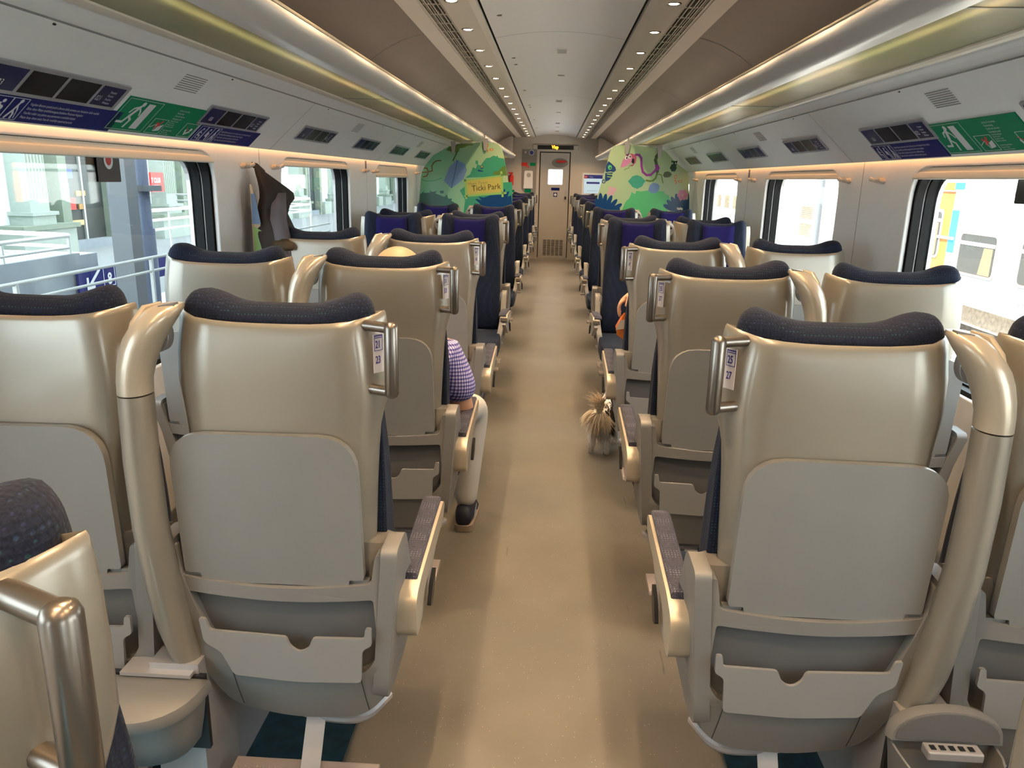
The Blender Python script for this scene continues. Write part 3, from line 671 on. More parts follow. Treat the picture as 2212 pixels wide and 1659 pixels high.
# downlights
dl = None; k = 0
for i in range(-8, 17):
    for s in (-1, 1):
        y = 3.62 + .66 * i
        if y > Y1 - .1 or y < Y0 + .3: continue
        if dl is None:
            dl = obj('downlight', loft([[(r_ * math.cos(2 * PI * q / 24), r_ * math.sin(2 * PI * q / 24), z) for q in range(24)] for r_, z in ((.033, .0), (.030, -.005), (.024, -.004), (.022, .0))], caps=False), 'chrome')
            lens = obj('lens', loft([[(r_ * math.cos(2 * PI * q / 24), r_ * math.sin(2 * PI * q / 24), z) for q in range(24)] for r_, z in ((.0235, -.001), (.018, -.004), (.006, -.005))]), 'ledon', dl)
            o = dl
        else: o = copy_tree(dl)
        o.location = (s * .478, y, 2.2085)
        tag(o, 'small round warm downlight in the %s ceiling strip' % sd[s], 'downlight', 'downlights in the %s ceiling strip' % sd[s])
        la = bpy.data.lights.new('downlight_lamp', 'AREA'); la.shape = 'DISK'; la.size = .04; la.energy = LED_W; la.color = (1.0, .68, .38); la.spread = math.radians(115)
        lo = bpy.data.objects.new('downlight_lamp', la); COL.objects.link(lo); lo.location = (s * .478, y, 2.201)
# ceiling fittings
def disc(name, x, y, z, r_, m, par=None):
    return obj(name, loft([[(x + q * math.cos(2 * PI * j / 20), y + q * math.sin(2 * PI * j / 20), zz) for j in range(20)] for q, zz in ((r_, z), (r_ * .9, z - .006), (r_ * .5, z - .007))]), m, par, auto=40)
ft = disc('emergency_spotlight', .05, 3.42, 2.262, .045, 'ceil_light'); disc('lens', .05, 3.42, 2.255, .025, 'chrome', ft)
tag(ft, 'round recessed ceiling spotlight at the top centre of the view', 'ceiling light')
n_ = 0
for y in (5.25, 8.45, 11.7, 13.6):
    v = obj('ceiling_speaker', box(-.02, .05, y - .09, y + .09, 2.2535, 2.261), 'ceil_light', smooth=False)
    bm = bmesh.new()
    for i in range(7): add_box(bm, -.014, .044, y - .08 + i * .024, y - .07 + i * .024, 2.2528, 2.2535)
    obj('grille_slot', bm, 'panelgroove', v, smooth=False)
    tag(v, 'small slotted speaker grille in the central ceiling', 'speaker', 'ceiling speaker grilles')
for y in (6.45, 9.9, 12.6):
    v = disc('ceiling_sensor', .02, y, 2.262, .03, 'chrome'); tag(v, 'small round dark sensor in the central ceiling', 'sensor', 'ceiling sensors')
for y in (4.05, 5.4, 5.7, 7.3, 8.7, 8.95, 10.8, 12.4):
    v = disc('ceiling_latch', -.30, y, 2.236, .013, 'chrome'); tag(v, 'small metal latch along the left edge of the ceiling panel', 'latch', 'ceiling panel latches')
# wall hooks
def hook():
    T = empty('coat_hook')
    for sy in (-1, 1):
        bm = bmesh.new(); add_tube(bm, [(0, sy * .012, 0), (.018, sy * .018, .0), (.028, sy * .026, .002), (.034, sy * .034, .006), (.038, sy * .038, .010)], [.013, .010, .007, .010, .008], 10)
        obj('peg', bm, 'hookmat', T)
    obj('hook_base', tube([(-.002, -.03, -.004), (.006, -.018, 0), (.006, .018, 0), (-.002, .03, -.004)], [.004, .011, .011, .004], 10), 'hookmat', T)
    return T
hk = None
for s, ys in ((-1, (3.46, 3.84, 5.66, 5.98, 7.82)), (1, (3.44, 3.82, 5.58, 6.0, 7.78))):
    for i, y in enumerate(ys):
        o = hk = hook() if hk is None else hk
        if i or s > 0: o = copy_tree(hk)
        o.location = (s * 1.379, y, 1.497); o.rotation_euler = (0, 0, PI if s > 0 else 0)
        nm_ = ['cream double hook just before the %s pillar seam', 'cream double hook just after the %s pillar seam', 'cream double hook right after the middle %s window', 'cream double hook just before the third %s window', 'cream double hook beside the jungle screen, %s wall'][i] % sd[s]
        if s < 0 and i == 0: nm_ = 'cream double hook carrying the dark coat'
        tag(o, nm_, 'coat hook', 'wall coat hooks')
for s in (-1, 1):
    o = obj('wall_plaque', box(*sorted((s * 1.377, s * 1.3795)), 5.735, 5.765, 1.515, 1.572), 'endpanel', smooth=False)
    bm = bmesh.new()
    for i in range(3): add_box(bm, *sorted((s * 1.3765, s * 1.377)), 5.741, 5.759, 1.522 + i * .016, 1.532 + i * .016)
    obj('plaque_marks', bm, 'label_blue', o, smooth=False)
    tag(o, 'tiny dark plaque above the hooks on the %s wall' % sd[s], 'plaque')
# ------------------------------------------------------------------ signs on the sloping panels
PL = .3136
def panel_frame(s, y):
    # u reads to the right as seen from the aisle, v up the slope
    u = (0, -s * 1.0, 0); v = (-s * .225, 0, .21); v = Vector(v).normalized()
    o = Vector((s * 1.345, y, 1.575))
    fr = frame(o, u, v); n = Vector((fr[0][2], fr[1][2], fr[2][2]))
    if n.z > 0: pass
    return fr
def sign_root(name, s, y, label, cat, grp=None):
    T = empty(name); T.matrix_world = panel_frame(s, y); tag(T, label, cat, grp); return T
def fig_sit(x, y, k, v):
    L = [ell(x + .004 * k, y + .040 * k, .0045 * k, .0045 * k, 10)]
    L += line2([(x - .002 * k, y + .034 * k), (x - .004 * k, y + .016 * k), (x + .010 * k, y + .014 * k), (x + .012 * k, y)], .005 * k)
    L += line2([(x - .001 * k, y + .030 * k), (x + .010 * k, y + .024 * k)], .003 * k)
    if v == 2: L.append(ell(x + .006 * k, y + .022 * k, .006 * k, .007 * k, 10))
    else: L += line2([(x - .009 * k, y + .03 * k), (x - .009 * k, y + .006 * k), (x + .004 * k, y + .004 * k)], .002 * k)
    return L
def fig_walk(x, y, k):
    L = [ell(x + .006 * k, y + .044 * k, .0048 * k, .0048 * k, 10)]
    L += line2([(x + .004 * k, y + .038 * k), (x, y + .020 * k), (x - .008 * k, y)], .0048 * k) + line2([(x, y + .02 * k), (x + .007 * k, y + .010 * k), (x + .008 * k, y)], .0045 * k)
    L += line2([(x + .003 * k, y + .034 * k), (x + .010 * k, y + .022 * k)], .003 * k) + line2([(x + .010 * k, y + .024 * k), (x + .017 * k, y)], .0016 * k)
    return L
def rect_frame(x0, y0, x1, y1, w): return [[(x0, y0), (x1, y0), (x1, y0 + w), (x0, y0 + w)], [(x0, y1 - w), (x1, y1 - w), (x1, y1), (x0, y1)], [(x0, y0), (x0 + w, y0), (x0 + w, y1), (x0, y1)], [(x1 - w, y0), (x1, y0), (x1, y1), (x1 - w, y1)]]
for s in (-1, 1):
    spans = {-1: [(1.70, 2.265), (2.80, 3.36), (3.86, 4.43), (4.97, 5.53), (6.07, 6.64), (7.19, 7.76)], 1: [(1.66, 2.22), (2.77, 3.33), (3.84, 4.40), (4.91, 5.47), (5.98, 6.55), (7.05, 7.61)]}[s]
    nums = [('023', '021'), ('026', '022'), ('036', '032'), ('046', '042'), ('056', '052'), ('066', '062')]
    for i, (a, b) in enumerate(spans):
        w = b - a; y = a if s < 0 else b
        wh = ['nearest', 'second', 'third', 'fourth', 'fifth', 'sixth'][i]
        T = sign_root('seat_reservation_display', s, y, 'reservation display on the %s sign panel, %s from the camera' % (sd[s], wh), 'display', 'seat reservation displays')
        v0, v1 = PL * .285, PL * .575
        f_ = obj('display_frame', plate(rpoly([(0, v0), (w, v0), (w, v1), (0, v1)], .006, 3), [], -.001, .006, lambda u, v, d: (u, v, d)), 'signframe', T, auto=40)
        cx = [(.012, .132, 1), (.146, .278, 0), (.292, .424, 0), (.438, w - .018, 1)]
        for a0, b0, blue in cx:
            sc_ = obj('display_window', box(a0, b0, v0 + .011, v1 - .011, .006, .0068), 'signscreenblue' if blue else 'signscreen', T, smooth=False)
        q = v0 + .018
        if i < 3:
            texts('display_lettering', [(nums[i][0], .055, q + .006, .026, .7)] + [(t, .018, q + .043 - .012 * j, .009, .8) for j, t in enumerate(('Corridoio', 'Gang', 'Couloir', 'Aisle'))][:3] * 0 + [(nums[i][1], .440, q + .010, .026, .7)] + [(t, .485, q + .040 - .013 * j, .012, .8) for j, t in enumerate(('Finestra', 'Fenster', 'Fenêtre', 'Window'))], 'signtext', f_, .0071)
    # priority seat notices
    for i, (a, b) in enumerate(((1.74, 2.335), (2.86, 3.43)) if s < 0 else ((2.80, 3.36),)):
        w = b - a; y = a if s < 0 else b
        T = sign_root('priority_seat_notice', s, y, 'blue notice with white seated and walking figures, %s side%s' % (sd[s], '' if s > 0 else (', cut by the left edge' if i == 0 else ', right of the green sign')), 'sign', 'blue priority seat notices')
        v0, v1 = PL * .025, PL * .275
        obj('notice_board', box(0, w, v0, v1, -.001, .003), 'signblue', T, smooth=False)
        k = 1.25; L = []
        for j, x in enumerate((.035, .095, .150)): L += (fig_sit(x, v0 + .010, k, j + 1) if j < 2 else fig_walk(x, v0 + .010, k))
        for x0 in (.008, .068, .124): L += rect_frame(x0, v0 + .004, x0 + .056, v1 - .004, .0012)
        polys('notice_pictogram', L, 'signtext', T, .003, .0034)
        ob = texts('notice_lettering', [(t, .192, v0 + .056 - .0145 * j, .0125, .72) for j, t in enumerate(('Vogliate liberare questi posti a favore delle persone con limitazioni della mobilità', 'Bitte diese Plätze mobilitätseingeschränkten Personen freigeben', 'Veuillez céder ces places aux personnes à mobilité réduite', 'Please keep these seats free for mobility-impaired persons'))], 'signtext', T, .0034)
        mx = max(v.co.x for v in ob.data.vertices); f = (w - .205) / (mx - .192)
        for v in ob.data.vertices: v.co.x = .192 + (v.co.x - .192) * min(1, f)
    a, b = ((2.30, 2.845) if s < 0 else (2.275, 2.79)); w = b - a; y = a if s < 0 else b
    T = sign_root('emergency_exit_sign', s, y, 'green emergency exit sign with running figure on the %s panel' % sd[s], 'sign', 'green emergency exit signs')
    v0, v1 = PL * .05, PL * .475
    obj('sign_board', box(0, w, v0, v1, -.001, .003), 'green', T, smooth=False)
    X0 = .02; L = rect_frame(.006, v0 + .005, .205, v1 - .005, .0014)
    L += [[(.125, v0 + .014), (.165, v0 + .014), (.165, v1 - .016), (.125, v1 - .016)]]
    L.append(ell(.100, v0 + .112, .0095, .0095, 12))
    L += line2([(.092, v0 + .100), (.074, v0 + .062)], .013) + line2([(.094, v0 + .098), (.112, v0 + .082), (.118, v0 + .070)], .006) + line2([(.088, v0 + .1), (.066, v0 + .092), (.058, v0 + .076)], .006)
    L += line2([(.074, v0 + .060), (.094, v0 + .046), (.088, v0 + .018)], .008) + line2([(.073, v0 + .062), (.060, v0 + .036), (.030, v0 + .036)], .008)
    L += rect_frame(.225, v0 + .005, .315, v0 + .068, .0012) + rect_frame(.445, v0 + .005, w - .008, v0 + .068, .0012)
    L += line2([(.232, v0 + .030), (.262, v0 + .045), (.268, v0 + .015)], .0018) + [[(.272, v0 + .014), (.302, v0 + .020), (.304, v0 + .046), (.278, v0 + .036)]]
    L += [ell(w - .035, v0 + .040, .007, .007, 10)] + line2([(w - .036, v0 + .030), (w - .06, v0 + .018), (w - .07, v0 + .036)], .008)
    polys('sign_pictogram', L, 'signtext', T, .003, .0034)
    polys('hammer_pictogram', line2([(.258, v0 + .05), (.290, v0 + .034)], .009) + line2([(.262, v0 + .030), (.284, v0 + .058)], .009), 'red', T, .0035, .0039)
    polys('red_cross_pictogram', line2([(w - .075, v0 + .050), (w - .045, v0 + .030)], .003), 'red', T, .0035, .0039)
    texts('sign_lettering', [(t, .325, v1 - .022 - .0125 * j, .0115, .85) for j, t in enumerate(('Uscita di sicurezza', 'Notausstieg', 'Sortie de secours', 'Emergency exit'))] + [(t, .325, v0 + .064 - .0085 * j, .008, .85) for j, t in enumerate(('Scheibe einschlagen', 'Briser la vitre', 'Rompere il vetro', 'Break the window', '', 'Scheibe hinausdrücken', 'Pousser la vitre', 'Push out the window')) if t], 'signtext', T, .0034)
    for y, n_ in ((2.56, 'nearest'), (4.72, 'second'), (6.9, 'third')):
        T = sign_root('speaker_slots', s, y + (.08 if s > 0 else -.08), 'slotted speaker outlet in the %s sign panel, %s one' % (sd[s], n_), 'speaker', 'sign panel speakers')
        bm = bmesh.new()
        for j in range(8): add_box(bm, .0, .15, PL * (.66 + .027 * j), PL * (.66 + .027 * j) + .0028, 0, .0012)
        o = obj('outlet_slot', bm, 'panelgroove', T, smooth=False)
    for y in (1.80, 2.78, 3.95, 5.2, 6.4):
        T = sign_root('panel_latch', s, y, 'tiny dark key latch in the %s sign panel' % sd[s], 'latch', 'sign panel latches on the %s' % sd[s])
        polys('key_slot', [ell(0, PL * .95, .006, .003, 10)], 'black', T, 0, .0015)
# ------------------------------------------------------------------ end wall and door
YE = 14.8
axy = lambda u, v, d: (u, d, v)
S(obj('wall_end', plate([(-1.5, 0), (1.5, 0), (1.5, 2.4), (-1.5, 2.4)], [[(-.285, -.001), (.285, -.001), (.285, 1.96), (-.285, 1.96)]][:0] or [], YE + .05, YE + .1, axy), 'endwall', smooth=False))
S(obj('wall_end_left', box(-1.5, -.285, YE, YE + .05, 0, 2.4), 'endwall', smooth=False)); S(obj('wall_end_right', box(.285, 1.5, YE, YE + .05, 0, 2.4), 'endwall', smooth=False)); S(obj('wall_end_top', box(-.285, .285, YE, YE + .05, 1.965, 2.4), 'endwall', smooth=False))
bpy.data.objects.remove(bpy.data.objects['wall_end'])
S(obj('wall_rear', box(-1.5, 1.5, Y0 - .05, Y0, 0, 2.4), 'endwall', smooth=False))
S(obj('trim_1', plate([(-.335, 0), (-.335, 2.0), (.335, 2.0), (.335, 0), (.285, 0), (.285, 1.965), (-.285, 1.965), (-.285, 0)], [], YE - .02, YE + .01, axy), 'endwall', smooth=False))
D = S(empty('door_1', (0, YE, 0)))
dp = obj('door_leaf', plate([(-.268, .01), (.268, .01), (.268, 1.945), (-.268, 1.945)], [rpoly([(-.115, 1.385), (.145, 1.385), (.145, 1.65), (-.115, 1.65)], .02)], .012, .045, axy), 'doormat', D, smooth=False)
obj('door_sill', box(-.285, .285, .0, .06, -.02, .03), 'alu', D, smooth=False); obj('door_gap', plate([(-.285, 0), (.285, 0), (.285, 1.965), (-.285, 1.965)], [[(-.2, 1.3), (.2, 1.3), (.2, 1.7), (-.2, 1.7)]], .045, .05, axy), 'black', D, smooth=False)
obj('door_window_frame', plate(rpoly([(-.13, 1.37), (.16, 1.37), (.16, 1.665), (-.13, 1.665)], .025), [rpoly([(-.115, 1.385), (.145, 1.385), (.145, 1.65), (-.115, 1.65)], .02)], .004, .013, axy), 'wallmat', D, smooth=False)
obj('door_pane', box(-.12, .15, .028, .032, 1.38, 1.655), 'glass', D, smooth=False)
h = obj('emergency_release', plate(ell(.115, 1.795, .10, .022, 20), [], -.004, .012, axy), 'red', D); obj('release_recess', plate(ell(.09, 1.77, .15, .085, 24), [], .006, .0125, axy), 'endpanel', D)
dn_ = obj('door_notice', box(-.055, .10, .006, .0125, 1.275, 1.325), 'signblue', D, smooth=False); obj('door_pictogram', box(-.01, .06, .006, .0125, 1.16, 1.235), 'signblue', D, smooth=False)
polys('door_pictogram_mark', [ell(.025, 1.198, .026, .026, 16)], 'white', D, 0, .001, Matrix(((1, 0, 0, 0), (0, 0, -1, .006), (0, 1, 0, 0), (0, 0, 0, 1))))
hd = obj('door_handle', box(.195, .232, -.012, .0125, 1.11, 1.28), 'alu', D, smooth=False); obj('lock', box(.20, .228, -.016, -.011, 1.12, 1.17), 'black', hd, smooth=False)
bm = bmesh.new(); add_plate(bm, [(-.20, .045), (.225, .045), (.225, .40), (-.20, .40)], [], .004, .0125, axy)
vg = obj('door_vent', bm, 'doormat', D, smooth=False)
bm = bmesh.new()
for c in range(5):
    for r_ in range(16):
        x = -.175 + c * .078; add_box(bm, x, x + .062, .002, .0045, .075 + r_ * .0187, .085 + r_ * .0187)
obj('vent_slot', bm, 'black', vg, smooth=False)
dsp = empty('destination_display', (0, YE - .04, 2.04)); tag(dsp, 'dark display with orange letters above the end door', 'display')
o = obj('display_housing', loft([[(x, y, z) for x, y in ((-.42, 0), (.42, 0), (.42, .045), (-.42, .045))] for z in (-.045, .045)]), 'doormat', dsp, smooth=False); bevel(o, .01)
obj('display_screen', box(-.33, .33, -.004, .001, -.036, .036), 'black', dsp, smooth=False)
texts('display_lettering', [('Visp', -.07, -.022, .085, .85)], 'orange_led', dsp, 0, Matrix(((1, 0, 0, 0), (0, 0, -1, -.006), (0, 1, 0, 0), (0, 0, 0, 1))), bold=.03)
# information screen
T = empty('information_screen', (.715, YE - .03, 1.405)); tag(T, 'wall screen with white and blue page right of the end door', 'screen')
o = obj('screen_bezel', plate(rpoly([(-.20, -.20), (.20, -.20), (.20, .20), (-.20, .20)], .015), [], 0, .03, axy), 'wallmat', T, smooth=False)
obj('screen_panel', box(-.17, .17, -.003, .001, -.165, .165), 'screen_on', T, smooth=False)
obj('screen_header', box(-.17, .17, -.005, -.003, .10, .165), 'screen_head', T, smooth=False)
obj('screen_logo', box(-.17, -.10, -.007, -.005, .105, .150), 'red', T, smooth=False)
obj('screen_bar', box(-.12, .12, -.005, -.003, .005, .04), 'screen_head', T, smooth=False)
MY = lambda y: Matrix(((1, 0, 0, 0), (0, 0, -1, y), (0, 1, 0, 0), (0, 0, 0, 1)))
texts('screen_lettering', [('Visp', -.07, .115, .04), ('SBB', -.16, .118, .026)], 'white', T, 0, MY(-.0075)); texts('screen_text', [('Domodossola  Milano', -.10, -.125, .02)], 'seam', T, 0, MY(-.0052))
# service panel left of the door
T = empty('service_panel', (-.46, YE - .012, 1.6)); tag(T, 'taupe service panel with handset and stickers left of the end door', 'control panel')
obj('panel_plate', plate(rpoly([(-.155, .40, .01), (.115, .40, .01), (.115, -.40, .01), (-.07, -.40, .05), (-.155, -.32, .08)], .01), [], 0, .012, axy), 'endpanel', T, smooth=False)
h = obj('intercom', plate(rpoly([(-.10, .02, .03), (.055, .02, .03), (.06, -.30, .01), (-.11, -.30, .01)], .02), [], -.018, .0, axy), 'panelmat', T, auto=50); bevel(h, .004)
obj('speaker_ring', plate(ell(-.02, -.06, .04, .04, 20), [], -.021, -.018, axy), 'alu', h)
obj('round_button', plate(ell(.022, .34, .048, .048, 24), [], -.008, 0, axy), 'white', T); obj('button_face', plate(ell(.022, .34, .036, .036, 24), [], -.012, -.008, axy), 'label_blue', T)
obj('key_hole', plate(ell(-.09, .345, .018, .018, 14), [], -.006, 0, axy), 'white', T)
obj('fire_sticker', box(-.16, -.05, -.003, 0, .10, .165), 'red', T, smooth=False); obj('fire_arrow_sticker', plate([(-.07, .10), (-.02, .10), (-.02, .06), (-.05, .085)], [], -.003, 0, axy), 'red', T, smooth=False)
obj('exit_sticker', box(.0, .10, -.003, 0, .105, .165), 'green', T, smooth=False); obj('info_sticker', box(-.09, .03, -.003, 0, -.375, -.31), 'green', T, smooth=False)
# fire extinguisher
T = empty('fire_extinguisher', (-.80, YE - .07, 1.35)); tag(T, 'red fire extinguisher on the end wall left of the service panel', 'fire extinguisher')
obj('cylinder', loft([[(r_ * math.cos(2 * PI * q / 18), r_ * math.sin(2 * PI * q / 18), z) for q in range(18)] for r_, z in ((.03, 0), (.045, .01), (.045, .16), (.03, .19), (.015, .205))]), 'red', T)
obj('valve_handle', box(-.05, .03, -.012, .012, .205, .235), 'red', T, smooth=False); obj('hose', tube([(.0, -.02, .2), (-.05, -.03, .16), (-.05, -.03, .06)], .008, 8), 'black', T)
o = obj('escape_sticker', box(-.86, -.74, YE - .004, YE - .001, 1.22, 1.27), 'green', smooth=False); tag(o, 'small green escape sticker below the fire extinguisher', 'sticker')
for s in (-1, 1):
    S(obj('wall_end_boxing_' + sd[s], box(*sorted((s * .78, s * 1.35)), YE - .5, YE, 1.84, 2.20), 'endwall', smooth=False))
# ------------------------------------------------------------------ jungle screens
YP = 8.0
def Pz(x, y, ox, oy, k=8.73):
    q = U(ox + x / k, oy + y / k, Y=YP - .01); return (q[0], q[2])
def L1(*p): return [Pz(x, y, 890, 290) for x, y in p]
def R1(*p): return [Pz(x, y, 1280, 290) for x, y in p]
def scr(s, outline, label):
    T = empty('jungle_screen', (0, YP, 0)); tag(T, label, 'partition', 'printed jungle partitions')
    o = obj('screen_panel', plate(outline, [], 0, .012, axy), None, T, smooth=False)
    o.data.materials.append(MATS['art_base'])
    return T
m, N, L, b = nm('art_base'); b.inputs['Roughness'].default_value = 0.22
tc = N.new('ShaderNodeTexCoord'); sp = N.new('ShaderNodeSeparateXYZ'); L.new(tc.outputs['Object'], sp.inputs[0])
mr = N.new('ShaderNodeMapRange'); mr.inputs[1].default_value = -1.3; mr.inputs[2].default_value = -.5; L.new(sp.outputs[0], mr.inputs[0])
rp = N.new('ShaderNodeValToRGB'); rp.color_ramp.elements[0].color = (0.16, 0.50, 0.33, 1); rp.color_ramp.elements[1].color = (0.42, 0.57, 0.34, 1)
L.new(mr.outputs[0], rp.inputs[0]); L.new(rp.outputs[0], b.inputs['Base Color'])
def layer(T, i, m, lst, name):
    return polys(name, lst, m, T, .0004 * i, .0004 * i + .0006, Matrix(((1, 0, 0, 0), (0, 0, -1, 0), (0, 1, 0, 0), (0, 0, 0, 1))))
for n_, c in dict(a_teal=(.05, .33, .20), a_dkteal=(.035, .14, .12), a_blue=(.004, .055, .19), a_yel=(.55, .48, .12), a_lime=(.30, .55, .16), a_brn=(.16, .08, .03), a_tan=(.55, .40, .18), a_org=(.62, .20, .04), a_pink=(.60, .25, .45), a_ltpink=(.65, .40, .48), a_pur=(.30, .05, .33), a_rose=(.45, .12, .22), a_olive=(.07, .12, .05), a_moss=(.12, .22, .05), a_grn=(.10, .50, .20), a_aqua=(.06, .38, .27), a_peri=(.16, .28, .52), a_navy=(.02, .06, .18), a_white=(.8, .8, .8), a_black=(.01, .01, .01), a_text=(.06, .055, .02), a_text2=(.28, .25, .08), a_ltgrn=(.25, .55, .35), a_pale=(.45, .62, .38), a_dkgrn=(.01, .06, .03)).items():
    mat(n_, c, 0.25)
bot = .55
Lo = [(-1.36, bot), (-.39, bot)] + L1((1890, 1340), (1800, 800), (1735, 420), (1710, 330), (1690, 270), (1650, 210), (1600, 175), (1540, 155), (1300, 148), (900, 195), (700, 222), (400, 395), (250, 580), (190, 680), (165, 800), (125, 1300))
T = scr(-1, Lo, 'left jungle screen printed with bushes and a Ticki Park board')
def sp_(*p): return list(p)
layer(T, 1, 'a_dkteal', [L1((130, 1350), (150, 1130), (240, 1060), (210, 1105), (340, 1105), (330, 1065), (380, 1090), (465, 1070), (440, 1115), (580, 1170), (620, 1180), (655, 1130), (680, 1215), (755, 1215), (735, 1255), (870, 1330), (920, 1480), (900, 1560), (130, 1560)), ell(*Pz(560, 1090, 890, 290), .022, .016, 14)], 'art_dark_bush')
layer(T, 1, 'a_teal', [L1((1090, 760), (1150, 620), (1200, 650), (1230, 560), (1290, 590), (1340, 520), (1400, 450), (1470, 440), (1540, 400), (1590, 420), (1610, 395), (1625, 440), (1735, 460), (1760, 560), (1790, 760), (1640, 800), (1000, 820)), L1((960, 1560), (1000, 1240), (900, 1060), (1040, 950), (1890, 900), (1890, 1560)), ell(*Pz(1220, 530, 890, 290), .014, .02, 14)], 'art_teal_bush')
layer(T, 2, 'a_moss', [L1((1510, 760), (1560, 700), (1640, 690), (1690, 620), (1760, 590), (1790, 780)), L1((640, 300), (700, 240), (870, 180), (1140, 180), (1150, 205), (1060, 215), (960, 260), (900, 260), (880, 330), (810, 340))], 'art_moss_leaves')
layer(T, 2, 'a_blue', [L1((1170, 1600), (1150, 1390), (1180, 1300), (1290, 1320), (1195, 1235), (1210, 1215), (1310, 1245), (1250, 1175), (1350, 1195), (1480, 1150), (1700, 1140), (1735, 1030), (1755, 1040), (1750, 1130), (1800, 1080), (1835, 1080), (1800, 1180), (1870, 1150), (1890, 1340), (1890, 1600))], 'art_blue_leaves')
layer(T, 2, 'a_olive', line2(L1((870, 240), (850, 330), (810, 420), (770, 500)), .012), 'art_vine')
layer(T, 2, 'a_teal', line2(L1((175, 850), (250, 880), (350, 885), (460, 865), (560, 820)), .008), 'art_branch')
layer(T, 3, 'a_lime', [L1((940, 860), (1660, 770), (1665, 700), (1700, 700), (1715, 770), (1720, 1090), (1780, 1090), (1780, 1125), (1725, 1130), (1725, 1185), (1690, 1185), (1685, 1130), (1050, 1180), (1035, 1220), (1005, 1220), (1000, 1180), (975, 1175), (1000, 1140), (985, 900))], 'art_bamboo_frame')
layer(T, 4, 'a_yel', [L1((1030, 880), (1675, 805), (1680, 1090), (1050, 1140))], 'art_name_board')
layer(T, 5, 'a_black', sum([line2(L1(*q), .004) for q in (((975, 850), (1020, 890)), ((1015, 850), (980, 890)), ((1670, 745), (1715, 790)), ((1710, 745), (1670, 790)), ((1680, 1080), (1735, 1130)), ((1730, 1085), (1690, 1130)), ((1010, 1145), (1055, 1190)), ((1050, 1145), (1015, 1190)))], []), 'art_knots')
q = Pz(1130, 1075, 890, 290); q2 = Pz(1640, 1030, 890, 290); an = math.atan2(q2[1] - q[1], q2[0] - q[0]); MT = Matrix(((1, 0, 0, 0), (0, 0, -1, 0), (0, 1, 0, 0), (0, 0, 0, 1)))
texts('board_lettering', [('Ticki Park', q[0], q[1], .078, .93, an)], 'a_text', T, .0028, MT)
q = Pz(1060, 965, 890, 290); texts('board_small_lettering', [('Magic Ticket', q[0], q[1], .042, .93, an)], 'a_text2', T, .0028, MT)
bf = lambda P_, x, y, k: [ell(*P_(x - 10 * k, y - 80 * k), .011 * k * 1.3, .016 * k * 1.3, 12), ell(*P_(x + 70 * k, y), .017 * k * 1.2, .011 * k * 1.2, 12), ell(*P_(x - 25 * k, y - 15 * k), .012 * k, .006 * k, 10), ell(*P_(x, y + 20 * k), .006 * k, .016 * k, 10)]
PL1 = lambda x, y: Pz(x, y, 890, 290); PR1 = lambda x, y: Pz(x, y, 1280, 290)
layer(T, 2, 'a_org', bf(PL1, 1425, 290, 1.0), 'art_butterfly'); layer(T, 3, 'a_pale', [ell(*PL1(1415, 212), .008, .011, 10), ell(*PL1(1498, 290), .010, .007, 10)], 'art_butterfly_wing')
layer(T, 2, 'a_navy', [ell(*PL1(1315, 620), .014, .019, 12), ell(*PL1(1265, 685), .016, .009, 12), ell(*PL1(1305, 695), .02, .006, 12)], 'art_blue_butterfly'); layer(T, 3, 'a_yel', [ell(*PL1(1315, 612), .008, .011, 10)], 'art_butterfly_spot')
# plain generic leaf motif where the printed mascot stands in the photograph
layer(T, 2, 'a_peri', [L1((600, 880), (700, 620), (840, 480), (1000, 560), (1030, 680), (960, 860), (740, 1020))], 'art_blue_leaf'); layer(T, 3, 'a_navy', line2(L1((740, 1010), (800, 760), (850, 500)), .006), 'art_leaf_vein')
# brown monkey-coloured vine knot: a plain coiled liana
layer(T, 2, 'a_brn', line2(L1((190, 715), (280, 715), (380, 690), (370, 600), (410, 530), (470, 500), (540, 495)), .010) + line2(L1((210, 800), (270, 790), (300, 740)), .010) + line2(L1((230, 640), (280, 640), (300, 690)), .010), 'art_liana')
for s_ in (0,):
    pass
Ro = R1((60, 1390), (100, 1140), (220, 740), (330, 335), (350, 290), (385, 250), (430, 218), (490, 202), (760, 208), (1290, 268), (1400, 340), (1600, 560), (1800, 710), (1812, 900), (1830, 1400)) + [(1.365, bot), (.41, bot)]
T = scr(1, Ro, 'right jungle screen printed with a purple snake on a branch')
layer(T, 1, 'a_grn', [R1((560, 1420), (620, 1280), (700, 1200), (740, 1090), (800, 1130), (830, 1070), (930, 1080), (1030, 1060), (1110, 1070), (1370, 1080), (1340, 1110), (1430, 1150), (1480, 1250), (1420, 1420), (1350, 1700), (600, 1700))], 'art_green_bush')
def petal(c, ang, l, w):
    cx, cz = c; return [(cx + math.cos(ang) * l * (.5 + .5 * math.cos(t)) - math.sin(ang) * w * math.sin(t), cz + math.sin(ang) * l * (.5 + .5 * math.cos(t)) + math.cos(ang) * w * math.sin(t)) for t in [2 * PI * k / 18 for k in range(18)]]
def at_px(P_, x, y, x2, y2, wpx): a, b_ = P_(x, y), P_(x2, y2); return petal(a, math.atan2(b_[1] - a[1], b_[0] - a[0]), math.dist(a, b_), wpx * .00056)
